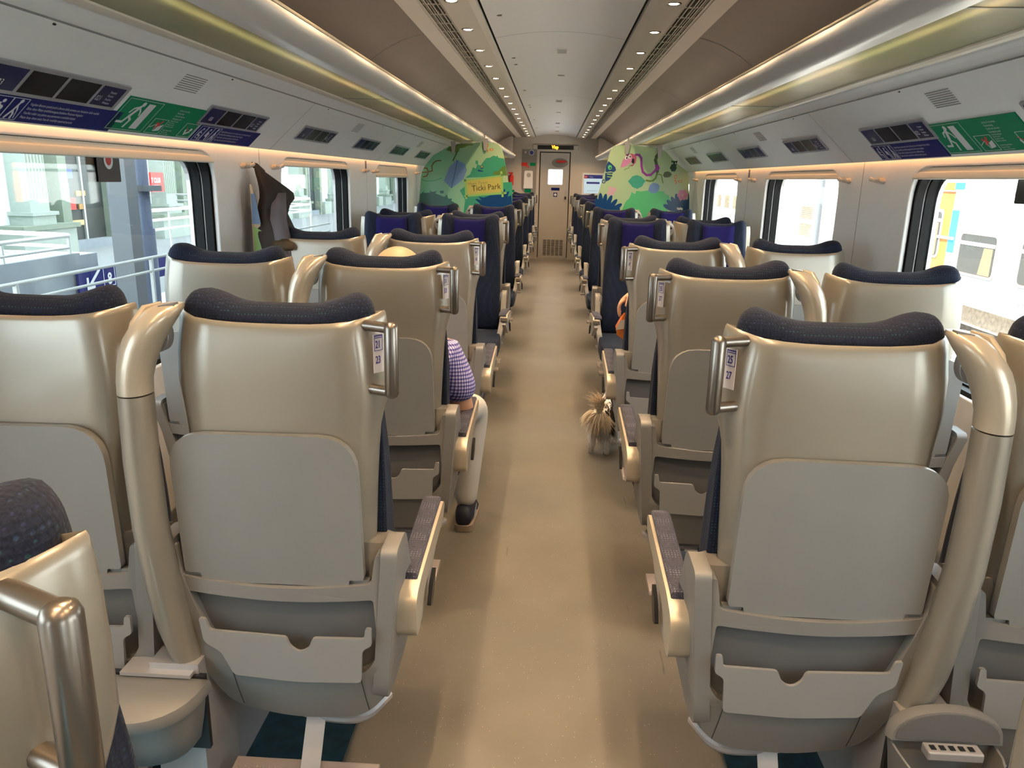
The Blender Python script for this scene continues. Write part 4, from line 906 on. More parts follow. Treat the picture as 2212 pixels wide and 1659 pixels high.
layer(T, 2, 'a_blue', [at_px(PR1, 150, 1420, 150, 1105, 42), at_px(PR1, 190, 1440, 255, 1120, 42), at_px(PR1, 230, 1450, 365, 1150, 42), at_px(PR1, 270, 1460, 465, 1225, 42), at_px(PR1, 330, 1470, 555, 1310, 42), at_px(PR1, 100, 1400, 70, 1200, 40), R1((60, 1390), (90, 1280), (400, 1330), (520, 1400), (500, 1600), (60, 1600)),
    at_px(PR1, 1560, 1440, 1335, 1330, 42), at_px(PR1, 1580, 1430, 1405, 1240, 42), at_px(PR1, 1620, 1420, 1485, 1180, 42), at_px(PR1, 1650, 1420, 1575, 1120, 42), at_px(PR1, 1810, 1500, 1815, 1100, 14), R1((1540, 1600), (1560, 1330), (1700, 1230), (1815, 1230), (1825, 1600))], 'art_blue_leaves')
layer(T, 2, 'a_olive', line2(R1((1260, 360), (1210, 420), (1190, 490), (1215, 600), (1225, 700)), .030) , 'art_branch_top')
layer(T, 2, 'a_moss', line2(R1((1225, 690), (1215, 760), (1190, 830), (1140, 875), (1080, 885), (1020, 870)), .018) + line2(R1((1240, 750), (1300, 770), (1315, 850), (1330, 920)), .010), 'art_branch_low')
layer(T, 2, 'a_aqua', [R1((670, 885), (760, 790), (840, 770), (920, 800), (1000, 880), (930, 990), (840, 1030), (750, 990))], 'art_aqua_leaf'); layer(T, 3, 'a_teal', line2(R1((680, 900), (840, 910), (1000, 885)), .004), 'art_leaf_line')
layer(T, 2, 'a_peri', [R1((1050, 1060), (1080, 960), (1140, 915), (1230, 930), (1270, 980), (1250, 1060), (1200, 1110), (1100, 1110))], 'art_blue_leaf')
layer(T, 2, 'a_olive', [R1((1330, 775), (1360, 715), (1420, 698), (1480, 725), (1500, 765), (1460, 805), (1400, 820), (1350, 805))], 'art_dark_leaf')
layer(T, 3, 'a_pur', line2(R1((820, 385), (880, 390), (920, 450), (925, 600), (950, 710), (1020, 770), (1100, 765), (1170, 700), (1215, 640)), .022), 'art_snake_body')
layer(T, 4, 'a_pur', [ell(*PR1(1225, 640), .022, .026, 16), ell(*PR1(1215, 595), .02, .014, 14)], 'art_snake_coil')
layer(T, 4, 'a_pink', [R1((522, 635), (560, 520), (610, 430), (690, 395), (760, 450), (730, 530), (640, 600))], 'art_snake_head'); layer(T, 3, 'a_rose', [R1((600, 430), (640, 380), (740, 362), (810, 385), (832, 440), (820, 530), (760, 600), (700, 610), (770, 560), (740, 500))], 'art_snake_jaw')
layer(T, 5, 'a_black', [R1((735, 520), (750, 450), (790, 470), (790, 530), (765, 560))], 'art_snake_mouth'); layer(T, 5, 'a_white', [ell(*PR1(638, 440), .016, .020, 14), ell(*PR1(703, 420), .016, .020, 14)], 'art_eye'); layer(T, 6, 'a_black', [ell(*PR1(647, 447), .007, .011, 12), ell(*PR1(712, 422), .007, .011, 12)], 'art_pupil')
layer(T, 3, 'a_olive', line2(R1((760, 575), (700, 590), (680, 640), (620, 655), (600, 680)), .004), 'art_tongue')
layer(T, 3, 'a_navy', [R1((300, 505), (360, 550), (430, 620), (445, 680), (400, 715), (340, 700), (270, 715), (245, 700), (255, 600)), R1((240, 730), (380, 720), (370, 800), (320, 860), (260, 890), (235, 860))], 'art_chameleon'); layer(T, 4, 'a_lime', line2(R1((280, 750), (370, 760)), .010) + line2(R1((280, 800), (360, 810)), .008), 'art_chameleon_stripes'); layer(T, 4, 'a_grn', [ell(*PR1(328, 625), .02, .024, 16)], 'art_chameleon_eye'); layer(T, 5, 'a_black', [ell(*PR1(336, 636), .006, .007, 10)], 'art_chameleon_pupil')
layer(T, 2, 'a_navy', line2(R1((250, 880), (225, 920), (190, 915), (185, 875), (210, 855), (225, 880)), .007), 'art_chameleon_tail')
layer(T, 3, 'a_ltpink', [ell(*PR1(345, 1035), .022, .026, 14, .4), ell(*PR1(410, 1050), .020, .028, 14, -.5), ell(*PR1(310, 1110), .022, .018, 14), ell(*PR1(365, 1120), .022, .018, 14)], 'art_pink_flower')
layer(T, 3, 'a_pink', [ell(*PR1(1700 + 60 * math.cos(t), 1145 + 60 * math.sin(t)), .023, .023, 14) for t in [2 * PI * k / 6 for k in range(6)]], 'art_big_flower'); layer(T, 4, 'a_ltpink', [ell(*PR1(1700, 1145), .014, .014, 12)], 'art_flower_heart')
layer(T, 3, 'a_white', [ell(*PR1(1610 + 25 * k, 1400 + (k % 2) * 12), .010, .012, 10) for k in range(4)], 'art_white_flower')
layer(T, 3, 'a_dkgrn', [R1((1485, 490), (1520, 505), (1570, 505), (1608, 497), (1590, 560), (1580, 600), (1590, 640), (1570, 680), (1555, 705), (1490, 700), (1480, 670), (1455, 640), (1480, 590), (1500, 560))], 'art_owl'); layer(T, 4, 'a_white', [ell(*PR1(1512, 548), .005, .009, 10), ell(*PR1(1570, 548), .005, .009, 10)], 'art_owl_eye')
layer(T, 2, 'a_org', bf(PR1, 1580, 890, 1.05), 'art_butterfly'); layer(T, 3, 'a_pale', [ell(*PR1(1570, 806), .009, .013, 10), ell(*PR1(1654, 893), .012, .008, 10)], 'art_butterfly_wing')
for s in (-1, 1):
    for x, z in ((.70, 1.83), (1.02, 1.80)):
        o = obj('screen_clamp', plate(rpoly([(x - .025, z + .02), (x + .03, z + .02), (x + .015, z - .10), (x - .01, z - .10)], .012), [], YP - .022, YP - .004, lambda u, v, d: (s * u, d, v)), 'alu', smooth=False)
        tag(o, 'pointed metal clamp holding the %s jungle screen %s' % (sd[s], 'at its inner corner' if x < .9 else 'below the rack lip'), 'clamp', 'screen clamps'); bevel(o, .003)
# ------------------------------------------------------------------ people
def skin(name, J, E_, m, parent=None, lvl=2, root=None):
    me = bpy.data.meshes.new(name); keys = list(J); me.from_pydata([J[k][0] for k in keys], [(keys.index(a), keys.index(b_)) for a, b_ in E_], []); me.materials.append(M(m))
    o = bpy.data.objects.new(name, me); COL.objects.link(o)
    if parent: o.parent = parent
    md = o.modifiers.new('skin', 'SKIN'); md.use_smooth_shade = True
    for i, k in enumerate(keys):
        r_ = J[k][1]; me.skin_vertices[0].data[i].radius = r_ if isinstance(r_, tuple) else (r_, r_)
        me.skin_vertices[0].data[i].use_root = (k == (root or keys[0]))
    subs(o, lvl); return o
def chain(*k): return list(zip(k, k[1:]))
def hand(J, E_, wrist, fwd, side, up, k=1.0, curl=.6, pre='h'):
    """adds palm, four fingers and a thumb to the joint graph; curl toward -up"""
    w = Vector(J[wrist][0]); f, sd_, u = Vector(fwd).normalized(), Vector(side).normalized(), Vector(up).normalized()
    J[pre + 'palm'] = (w + f * .045 * k, (.030 * k, .016 * k)); E_.append((wrist, pre + 'palm'))
    for i, (off, ln) in enumerate(((-.027, .070), (-.009, .078), (.009, .073), (.026, .058))):
        base = w + f * .085 * k + sd_ * off * k; p = pre + 'f%d' % i
        J[p + 'a'] = (base, .0105 * k); E_.append((pre + 'palm', p + 'a'))
        d = f.copy(); q = base
        for j in range(3):
            d = (d * math.cos(curl * .8) - u * math.sin(curl * .8)).normalized(); q = q + d * ln * k / 3 * (1.15 - .12 * j)
            J[p + 'bcd'[j]] = (q, (.0092 - .0008 * j) * k); E_.append((p + ('a' + 'bcd')[j], p + 'bcd'[j]))
            u = (u * math.cos(curl * .8) + f * 0 + Vector((0, 0, 0))).normalized()
    t = w + f * .03 * k - sd_ * .034 * k - u * .004; J[pre + 't0'] = (t, .012 * k); E_.append((pre + 'palm', pre + 't0'))
    J[pre + 't1'] = (t + (f * .6 - sd_ * .45 - u * .4).normalized() * .033 * k, .0105 * k); E_.append((pre + 't0', pre + 't1'))
    J[pre + 't2'] = (J[pre + 't1'][0] + (f * .8 - sd_ * .05 - u * .6).normalized() * .027 * k, .009 * k); E_.append((pre + 't1', pre + 't2'))
def face(T, c, r_, d, m):
    d = Vector(d).normalized(); sx = Vector((d[1], -d[0], 0))
    for sg in (-1, 1):
        bm = bmesh.new(); p = c + sx * sg * r_ * .98; bmesh.ops.create_uvsphere(bm, u_segments=10, v_segments=8, radius=1, matrix=Matrix.Translation(p) @ Matrix.Diagonal((.010, .018, .030, 1))); obj('ear', bm, m, T)
        bm = bmesh.new(); p = c + sx * sg * r_ * .38 + d * r_ * .93 + Vector((0, 0, .0)); bmesh.ops.create_uvsphere(bm, u_segments=10, v_segments=8, radius=.011, matrix=Matrix.Translation(p)); obj('eye', bm, 'white', T)
    bm = bmesh.new(); bmesh.ops.create_cone(bm, cap_ends=True, segments=10, radius1=.016, radius2=.007, depth=.04, matrix=Matrix.Translation(c + d * r_ * 1.08 - Vector((0, 0, .022)))); obj('nose', bm, m, T)
    bm = bmesh.new(); bmesh.ops.create_uvsphere(bm, u_segments=10, v_segments=6, radius=1, matrix=Matrix.Translation(c + d * r_ * .93 - Vector((0, 0, .055))) @ Matrix.Diagonal((.022, .008, .006, 1))); obj('mouth', bm, 'red', T)
V = Vector
# passenger in the second left seat
T = empty('person', (-.5, 2.75, 0)); tag(T, 'seated person in blue checked short-sleeved shirt, pale trousers and dark trainers, arm over the armrest', 'person')
TI = Matrix.Translation((.5, -2.75, 0))
def adopt(o): o.matrix_parent_inverse = TI; return o
J = {'hip': (V((-.50, 2.74, .56)), (.13, .11)), 'ch': (V((-.505, 2.69, .72)), (.14, .10)), 'sh': (V((-.51, 2.70, .86)), (.13, .085)), 'nk': (V((-.525, 2.71, .955)), .052), 'h0': (V((-.54, 2.725, 1.05)), .065), 'h1': (V((-.548, 2.725, 1.115)), .085), 'h2': (V((-.548, 2.715, 1.17)), .070),
     'rs': (V((-.375, 2.715, .86)), .055), 're': (V((-.305, 2.72, .615)), .043), 'rw': (V((-.42, 2.93, .655)), .027), 'ls': (V((-.665, 2.71, .85)), .055), 'le': (V((-.70, 2.80, .63)), .043), 'lw': (V((-.56, 2.99, .65)), .027),
     'rk': (V((-.315, 3.13, .535)), .062), 'ra': (V((-.345, 3.08, .10)), .036), 'lk': (V((-.66, 3.15, .535)), .062), 'la': (V((-.64, 3.10, .10)), .036), 'rt': (V((-.345, 3.20, .045)), .03), 'lt': (V((-.64, 3.22, .045)), .03)}
E_ = chain('hip', 'ch', 'sh', 'nk', 'h0', 'h1', 'h2') + chain('sh', 'rs', 're', 'rw') + chain('sh', 'ls', 'le', 'lw') + chain('hip', 'rk', 'ra', 'rt') + chain('hip', 'lk', 'la', 'lt')
hand(J, E_, 'rw', (-.7, .5, -.1), (.5, .7, 0), (0, 0, 1), pre='r'); hand(J, E_, 'lw', (.7, .4, -.1), (-.4, .7, 0), (0, 0, 1), pre='l')
adopt(skin('body', J, E_, 'skin', T, root='hip'))
hdT = empty('head_details'); hdT.parent = T; adopt(hdT); face(hdT, V((-.548, 2.725, 1.10)), .082, (0, 1, 0), 'skin')
bm = bmesh.new(); bmesh.ops.create_uvsphere(bm, u_segments=24, v_segments=16, radius=1, matrix=Matrix.Translation((-.548, 2.718, 1.142)) @ Matrix.Diagonal((.088, .10, .088, 1))); adopt(obj('bald_crown', bm, 'scalp', T))
J = {'hip': (V((-.50, 2.75, .60)), (.150, .12)), 'ch': (V((-.505, 2.695, .72)), (.158, .115)), 'sh': (V((-.51, 2.70, .852)), (.135, .095)), 'nk': (V((-.52, 2.705, .91)), .065), 'rs': (V((-.372, 2.712, .845)), .073), 'rm': (V((-.335, 2.715, .76)), .070), 're': (V((-.310, 2.718, .665)), .066), 'ls': (V((-.668, 2.71, .84)), .070), 'le': (V((-.70, 2.76, .70)), .062)}
adopt(skin('shirt', J, chain('hip', 'ch', 'sh', 'nk') + chain('sh', 'rs', 'rm', 're') + chain('sh', 'ls', 'le'), 'shirt', T, root='hip'))
J = {'hip': (V((-.50, 2.76, .56)), (.155, .10)), 'rh': (V((-.40, 2.84, .565)), .088), 'rk': (V((-.312, 3.13, .540)), .074), 'rc': (V((-.325, 3.11, .33)), .060), 'ra': (V((-.342, 3.085, .085)), .050), 'lh': (V((-.6, 2.85, .565)), .088), 'lk': (V((-.66, 3.15, .54)), .074), 'la': (V((-.64, 3.10, .135)), .052)}
adopt(skin('trousers', J, chain('hip', 'rh', 'rk', 'rc', 'ra') + chain('hip', 'lh', 'lk', 'la'), 'trousers', T, root='hip'))
for x, y in ((-.342, 3.085), (-.64, 3.10)):
    sh_ = adopt(obj('trainer', loft([[(x + a * w_, y + yy, z + .0) for a, z in ((-1, .022), (-1, .022 + h_ * .6), (-.6, .022 + h_), (.6, .022 + h_), (1, .022 + h_ * .6), (1, .022))] for yy, w_, h_ in ((-.075, .028, .05), (-.06, .038, .085), (-.01, .042, .095), (.05, .044, .075), (.12, .048, .045), (.18, .040, .03), (.20, .02, .015))]), 'shoe', T, auto=60)); subs(sh_)
    so = adopt(obj('sole', plate(rpoly([(x - .040, y - .078), (x + .040, y - .078), (x + .052, y + .12), (x + .03, y + .205), (x - .03, y + .205), (x - .05, y + .12)], .03), [], 0.002, .030, lambda u, v, d: (u, v, d)), 'sole', T, auto=50))
    bm = bmesh.new()
    for i in range(3): add_tube(bm, [(x + .041, y - .02 + i * .028, .04), (x + .045, y + .0 + i * .028, .085)], .003, 6)
    adopt(obj('stripe', bm, 'shoeline', T))
    adopt(obj('lace', tube([(x, y + .02, .115), (x + .04, y + .03, .115), (x + .055, y + .02, .09), (x + .05, y + .01, .07)], .0025, 6), 'shoe', T))
# passenger in the third right seat
hp = U(1348, 660, Y=3.70); slv = U(1556, 556, Y=3.62)
T = empty('person', (.55, 3.75, 0)); tag(T, 'seated person in pink and white top, mostly hidden, holding an orange packet', 'person')
TI = Matrix.Translation((-.55, -3.75, 0))
J = {'hip': (V((.55, 3.72, .56)), (.13, .10)), 'ch': (V((.58, 3.64, .72)), (.13, .09)), 'sh': (V((.63, 3.62, .86)), (.12, .07)), 'nk': (V((.66, 3.62, .94)), .045), 'h0': (V((.675, 3.63, 1.0)), .06), 'h1': (V((.68, 3.63, 1.045)), .078), 'h2': (V((.68, 3.62, 1.09)), .06),
     'as': (V((.50, 3.64, .85)), .05), 'ae': (V((.40, 3.78, .70)), .036), 'aw': (V((hp[0] + .045, 3.735, hp[2] + .06)), .026), 'bs': (V((.76, 3.63, .85)), .05), 'be': (V((.79, 3.75, .66)), .038), 'bw': (V((.66, 3.92, .66)), .024),
     'rk': (V((.43, 4.1, .53)), .06), 'ra': (V((.46, 4.08, .09)), .036), 'rt': (V((.46, 4.2, .04)), .03), 'lk': (V((.66, 4.12, .53)), .06), 'la': (V((.65, 4.1, .09)), .036), 'lt': (V((.65, 4.22, .04)), .03)}
E_ = chain('hip', 'ch', 'sh', 'nk', 'h0', 'h1', 'h2') + chain('sh', 'as', 'ae', 'aw') + chain('sh', 'bs', 'be', 'bw') + chain('hip', 'rk', 'ra', 'rt') + chain('hip', 'lk', 'la', 'lt')
hand(J, E_, 'aw', (-.75, -.1, -.62), (.1, .95, -.1), (-.6, 0, .75), k=.92, pre='r', curl=.75); hand(J, E_, 'bw', (-.6, .5, -.1), (-.4, .7, 0), (0, 0, 1), k=.92, pre='l')
adopt(skin('body', J, E_, 'skin', T, root='hip'))
hdT = empty('head_details'); hdT.parent = T; adopt(hdT); face(hdT, V((.68, 3.63, 1.03)), .075, (0, 1, 0), 'skin')
bm = bmesh.new(); bmesh.ops.create_uvsphere(bm, u_segments=20, v_segments=12, radius=1, matrix=Matrix.Translation((.68, 3.622, 1.055)) @ Matrix.Diagonal((.083, .09, .085, 1))); adopt(obj('hair', bm, 'hair', T))
J = {'hip': (V((.55, 3.72, .60)), (.14, .11)), 'ch': (V((.58, 3.645, .72)), (.145, .10)), 'sh': (V((.63, 3.63, .85)), (.125, .08)), 'as': (V((.50, 3.645, .84)), .060), 'am': (V((.46, 3.70, .78)), .053), 'bs': (V((slv[0] + .0, 3.63, .87)), .058), 'be': (V((.79, 3.72, .72)), .052)}
adopt(skin('top', J, chain('hip', 'ch', 'sh') + chain('sh', 'as', 'am') + chain('sh', 'bs', 'be'), 'pink', T, root='hip'))
J = {'hip': (V((.55, 3.73, .56)), (.14, .10)), 'rk': (V((.43, 4.1, .535)), .07), 'ra': (V((.46, 4.08, .12)), .05), 'lk': (V((.66, 4.12, .535)), .07), 'la': (V((.65, 4.10, .12)), .05)}
adopt(skin('trousers', J, chain('hip', 'rk', 'ra') + chain('hip', 'lk', 'la'), 'bluegrey', T, root='hip'))
pk = loft([[(hp[0] + a * w_ + dx, 3.70 + c * t_, hp[2] + dz) for a, c in ((-1, 0), (-.6, -1), (.6, -1), (1, 0), (.6, 1), (-.6, 1))] for dx, dz, w_, t_ in ((.012, -.035, .010, .004), (.006, -.06, .022, .008), (-.002, -.10, .034, .010), (.008, -.145, .034, .009), (.020, -.17, .010, .003))])
o = obj('snack_packet', pk, 'orange', auto=40); tag(o, 'orange and cream packet held in the hand beside the third right aisle seat', 'packet')
polys('packet_band', [[(hp[0] - .016, hp[2] - .070), (hp[0] + .028, hp[2] - .062), (hp[0] + .034, hp[2] - .105), (hp[0] - .034, hp[2] - .118)]], 'paper', o, 0, .003, Matrix(((1, 0, 0, 0), (0, 0, -1, 3.685), (0, 1, 0, 0), (0, 0, 0, 1))))
# ------------------------------------------------------------------ dog
T = empty('dog', (.30, 4.08, 0)); tag(T, 'small long-haired cream and black dog standing in the aisle, seen from behind with raised tail', 'dog')
TI = Matrix.Translation((-.30, -4.08, 0))
dx = .045
J = {'hip': (V((.295, 4.06, .205)), (.062, .062)), 'bel': (V((.32, 4.16, .20)), (.060, .062)), 'chest': (V((.355, 4.27, .205)), (.060, .070)), 'nk': (V((.375, 4.33, .255)), .045), 'hd': (V((.39, 4.385, .295)), .05), 'mz': (V((.40, 4.44, .275)), .025),
     'lt': (V((.255, 4.06, .165)), .035), 'lk': (V((.252, 4.085, .105)), .024), 'lh': (V((.252, 4.04, .062)), .018), 'lp': (V((.252, 4.06, .016)), .017), 'lq': (V((.256, 4.095, .013)), .015),
     'rt': (V((.335, 4.05, .165)), .035), 'rk': (V((.335, 4.07, .105)), .024), 'rh': (V((.337, 4.02, .062)), .018), 'rp': (V((.338, 4.035, .016)), .017), 'rq': (V((.342, 4.07, .013)), .015),
     'al': (V((.325, 4.26, .12)), .024), 'ap': (V((.325, 4.27, .02)), .016), 'aq': (V((.328, 4.295, .013)), .014), 'bl': (V((.40, 4.24, .12)), .024), 'bp': (V((.405, 4.235, .02)), .016), 'bq': (V((.41, 4.262, .013)), .014),
     't0': (V((.285, 4.005, .245)), .018), 't1': (V((.282, 3.985, .29)), .014), 't2': (V((.290, 4.01, .33)), .008)}
E_ = chain('hip', 'bel', 'chest', 'nk', 'hd', 'mz') + chain('hip', 'lt', 'lk', 'lh', 'lp', 'lq') + chain('hip', 'rt', 'rk', 'rh', 'rp', 'rq') + chain('chest', 'al', 'ap', 'aq') + chain('chest', 'bl', 'bp', 'bq') + chain('hip', 't0', 't1', 't2')
adopt(skin('body', J, E_, 'fur_white', T, root='hip'))
rnd = random.Random(3)
def fur(name, m, items, w=.0034):
    items = items[::2]
    bm = bmesh.new()
    for p, d, l, g in items:
        p, d = V(p), V(d).normalized(); n = 5; pts = []
        for i in range(n):
            t = i / (n - 1); pts.append(p + d * l * t + V((g[0], g[1], g[2])) * t * t)
        sdv = d.cross(V((rnd.random() - .5, rnd.random() - .5, rnd.random() - .5))).normalized()
        sd2 = d.cross(sdv).normalized(); vs = []
        for i, q in enumerate(pts):
            ww = w * (1 - i / (n - 1)) + .0002; vs.append([bm.verts.new(q + sdv * ww), bm.verts.new(q - sdv * ww * .5 + sd2 * ww * .8), bm.verts.new(q - sdv * ww * .5 - sd2 * ww * .8)])
        for a, b_ in zip(vs, vs[1:]):
            for k in range(3): bm.faces.new((a[k], a[(k + 1) % 3], b_[(k + 1) % 3], b_[k]))
    return adopt(obj(name, bm, m, T, recalc=False, auto=None))
R_ = lambda a: (rnd.random() - .5) * 2 * a
fur('tail_plume', 'fur_cream', [((.284 + R_(.012), 3.985 + R_(.01), .262 + rnd.random() * .06), (R_(.5) - .08, -.1 + R_(.25), 1), (.04 + rnd.random() ** 2 * .075), (R_(.045) - .01, R_(.02), -.02 - rnd.random() * .02)) for _ in range(700)])
fur('rump_feathers', 'fur_cream', [((.285 + R_(.02), 3.998 + R_(.006), .262 - rnd.random() * .02), (R_(.75), -.55, -.3 + R_(.5)), .045 + rnd.random() * .06, (R_(.01), .015, -.05)) for _ in range(700)])
fur('side_fringe', 'fur_cream', [((.245 + R_(.012), 4.02 + R_(.03), .245 + R_(.015)), (-.8, -.35, .1 - rnd.random() * .8), .035 + rnd.random() * .03, (-.002, 0, -.03)) for _ in range(350)])
fur('trousers_fur', 'fur_white', [((.29 + R_(.05), 4.0 + abs(R_(.015)), .19 + R_(.05)), (R_(.25), -.35, -1), .04 + rnd.random() * .035, (0, 0, -.01)) for _ in range(900)])
fur('dark_flank', 'fur_dark', [((.335 + R_(.028), 4.02 + rnd.random() * .12, .205 + R_(.055)), (.35 + R_(.2), -.4, -.8), .04 + rnd.random() * .03, (0, 0, -.01)) for _ in range(900)], .0038)
fur('leg_fur', 'fur_white', [((c[0] + R_(.018), c[1] + R_(.02), .035 + rnd.random() * .11), (R_(.4), -.3 + R_(.3), -1), .015 + rnd.random() * .012, (0, 0, 0)) for c in ((.253, 4.055), (.337, 4.04), (.325, 4.265), (.403, 4.24)) for _ in range(170)], .003)
fur('back_fur', 'fur_dark', [((.335 + R_(.05), 4.1 + rnd.random() * .2, .25 + R_(.02)), (R_(.5), -.5, -.1), .03 + rnd.random() * .02, (0, 0, -.015)) for _ in range(400)], .0038)
for sg in (-1, 1):
    adopt(obj('ear', loft([[(.39 + sg * (.035 + a * .018), 4.375 + c * .012, .315 - a * .05) for c in (-1, 0, 1)] + [(.39 + sg * (.045 + a * .018), 4.375, .315 - a * .05)] for a in (0, .5, 1)]), 'fur_dark', T))
# ------------------------------------------------------------------ coat and magazine
def folds(cx, cy, z, rx, ry, ph, amp, n=40):
    return [(cx + rx * math.cos(t) * (1 + amp * math.sin(5 * t + ph) + amp * .6 * math.sin(9 * t + ph * 2)), cy + ry * math.sin(t) * (1 + amp * math.sin(4 * t + ph * 1.4)), z) for t in [2 * PI * k / n for k in range(n)]]
T = empty('coat', (-1.34, 3.49, 1.49)); tag(T, 'dark brown and grey coat hanging from the first left hook', 'coat')
TI = Matrix.Translation((1.34, -3.49, -1.49))
st = [(1.505, -1.335, 3.50, .006, .008, 0), (1.49, -1.33, 3.50, .014, .016, .0), (1.47, -1.318, 3.505, .024, .028, .05), (1.44, -1.295, 3.51, .040, .05, .06), (1.41, -1.275, 3.52, .056, .075, .07), (1.385, -1.262, 3.53, .068, .095, .07), (1.36, -1.262, 3.54, .070, .105, .07), (1.33, -1.277, 3.545, .060, .11, .08), (1.29, -1.283, 3.545, .058, .115, .09), (1.24, -1.268, 3.55, .070, .13, .09), (1.19, -1.250, 3.55, .085, .14, .08), (1.12, -1.235, 3.56, .098, .15, .08), (1.02, -1.205, 3.56, .115, .155, .09), (.92, -1.195, 3.56, .125, .16, .1), (.80, -1.190, 3.56, .130, .16, .12), (.79, -1.192, 3.56, .09, .14, .12)]
lo = lambda z: smooth01(1.40, 1.16, z)
adopt(obj('coat_body', loft([folds(x, y - .075 * lo(z), z, rx, ry * (1 - .25 * lo(z)), z * 14, a * 1.3) for z, x, y, rx, ry, a in st]), 'coat', T, auto=None))
adopt(obj('sleeve', loft([folds(x, y - .02 * lo(z), z, rx, ry * .8, z * 20, .08, 24) for z, x, y, rx, ry in ((1.385, -1.215, 3.47, .018, .03), (1.34, -1.225, 3.455, .032, .04), (1.27, -1.225, 3.44, .036, .045), (1.18, -1.205, 3.43, .038, .045), (1.08, -1.195, 3.425, .036, .044), (.98, -1.190, 3.42, .034, .04), (.97, -1.19, 3.42, .02, .03))]), 'coat_grey', T, auto=None))
adopt(obj('pocket_flap', loft([folds(-1.195, y - .02, z, rx, ry, 1, .05, 20) for z, y, rx, ry in ((1.19, 3.41, .02, .01), (1.175, 3.40, .045, .02), (1.155, 3.395, .05, .022), (1.14, 3.395, .045, .016))]), 'coat_brown', T, auto=None))
adopt(obj('hanging_loop', tube([(-1.345, 3.50, 1.49), (-1.35, 3.495, 1.512), (-1.335, 3.51, 1.505), (-1.31, 3.53, 1.475)], .005, 8), 'coat', T))
T = empty('magazine', (-1.33, 3.40, 1.2)); tag(T, 'folded glossy magazine with green cover hanging between coat and wall', 'magazine')
TI = Matrix.Translation((1.33, -3.40, -1.2))
adopt(obj('pages', loft([[(-1.338, 3.415, z), (-1.332 + w_ * .3, 3.398, z), (-1.332 + w_, 3.405, z), (-1.33 + w_ * .6, 3.43, z)] for z, w_ in ((1.42, .004), (1.36, .018), (1.25, .035), (1.12, .05), (1.0, .062))]), 'paper', T, auto=40))
adopt(polys('cover_picture', [[(-1.325, 1.02), (-1.27, 1.02), (-1.285, 1.22), (-1.325, 1.24)]], 'a_lime', T, 0, .002, Matrix(((1, 0, 0, 0), (0, 0, -1, 3.396), (0, 1, 0, 0), (0, 0, 0, 1)))))
adopt(polys('cover_sky', [[(-1.328, 1.25), (-1.29, 1.25), (-1.310, 1.38), (-1.326, 1.38)]], 'a_peri', T, 0, .002, Matrix(((1, 0, 0, 0), (0, 0, -1, 3.396), (0, 1, 0, 0), (0, 0, 0, 1)))))
# ------------------------------------------------------------------ stickers on the panes
for s, pts in ((-1, ((213, 262, 345, 393),)), (1, ((2190, 2245, 385, 440),))):
    for x0, x1, y0, y1 in pts:
        a = U(x0, y1, X=s * 1.449); b_ = U(x1, y1, X=s * 1.449); ya, yb = sorted((a[1], b_[1])); zt = 1.545; zb = min(a[2], b_[2])
        T = empty('pane_sticker', (s * 1.449, (ya + yb) / 2, (zt + zb) / 2)); tag(T, 'black sticker with %s ring on the nearest %s window pane' % ('red and white' if s < 0 else 'white', sd[s]), 'sticker')
        h_ = (zt - zb) / 2; w_ = (yb - ya) / 2
        obj('sticker_square', plate(rpoly([(-w_, -h_), (w_, -h_), (w_, h_), (-w_, h_)], .006), [], -.0006, .0006, lambda u, v, d: (d, u, v)), 'black', T, smooth=False)
        obj('sticker_ring', plate(ell(0, .012, .026, .030, 24), [], .0008, .0014, lambda u, v, d: (-s * d, u, v)), 'white', T, smooth=False)
        obj('sticker_dot', plate(ell(0, .012, .016, .018, 24), [], .0016, .002, lambda u, v, d: (-s * d, u, v)), 'red' if s < 0 else 'black', T, smooth=False)
        if s < 0:
            o = obj('sticker_reflection', box(-1.4585, -1.457, ya - .045, yb - .04, zb + .0, zt), 'black', smooth=False); tag(o, 'dark square standing in for the reflection of the ringed sticker, nearest left pane', 'sticker')  # solid dark square put in for the sticker's reflection in the glass
# ------------------------------------------------------------------ outside, left: platform and station building
G = -.05
o = obj('platform', box(-30, -1.7, -8, 60, G - .2, G), 'asphalt', smooth=False); S(o, label='station platform paving beside the train')
# stairwell walls and railings
def rail(name, pts, label, bars=(.0, .11), posts=None, r_=.022, top=.92, base=.74):
    T = empty(name); tag(T, label, 'railing', 'platform railings')
    for i, dz in enumerate(bars):
        obj('rail_bar', tube(arc_pts([(x, y, top - dz) for x, y in pts], .08), r_ if i == 0 else r_ * .8, 10), 'steelrail', T)
    for (x, y) in posts:
        obj('rail_post', tube([(x, y, base), (x, y, top)], .014, 8), 'steelrail', T)
rail('handrail', [(-4, 2), (-4, 6.3), (-8.2, 6.9)], 'far double handrail turning the corner of the stairwell', (0, .095), [(-4, 3.2), (-4, 4.4), (-4, 5.45), (-4, 6.25), (-6, 6.6), (-7.4, 6.8)], .018, .93, .78)
rail('handrail', [(-2.6, 1), (-2.6, 9.0)], 'near sloping handrail closest to the train', (0, .085), [(-2.6, 2.5), (-2.6, 3.6), (-2.6, 4.9), (-2.6, 6.2), (-2.6, 7.6)], .011, .92, .55)
rail('handrail', [(-5, 9), (-5, 16), (-8, 16.4)], 'distant handrail beyond the grey columns', (0, .12, .24), [(-5, 10), (-5, 11.5), (-5, 13), (-5, 14.5), (-5, 16)], .022, .98, .0)
def conc(n, a, lab): o = obj(n, box(*a), 'concrete', smooth=False); tag(o, lab, 'wall', 'stairwell walls')
conc('stairwell_parapet', (-4.25, -3.98, -3, 6.35, -.05, .78), 'pale concrete stairwell wall under the far handrail')
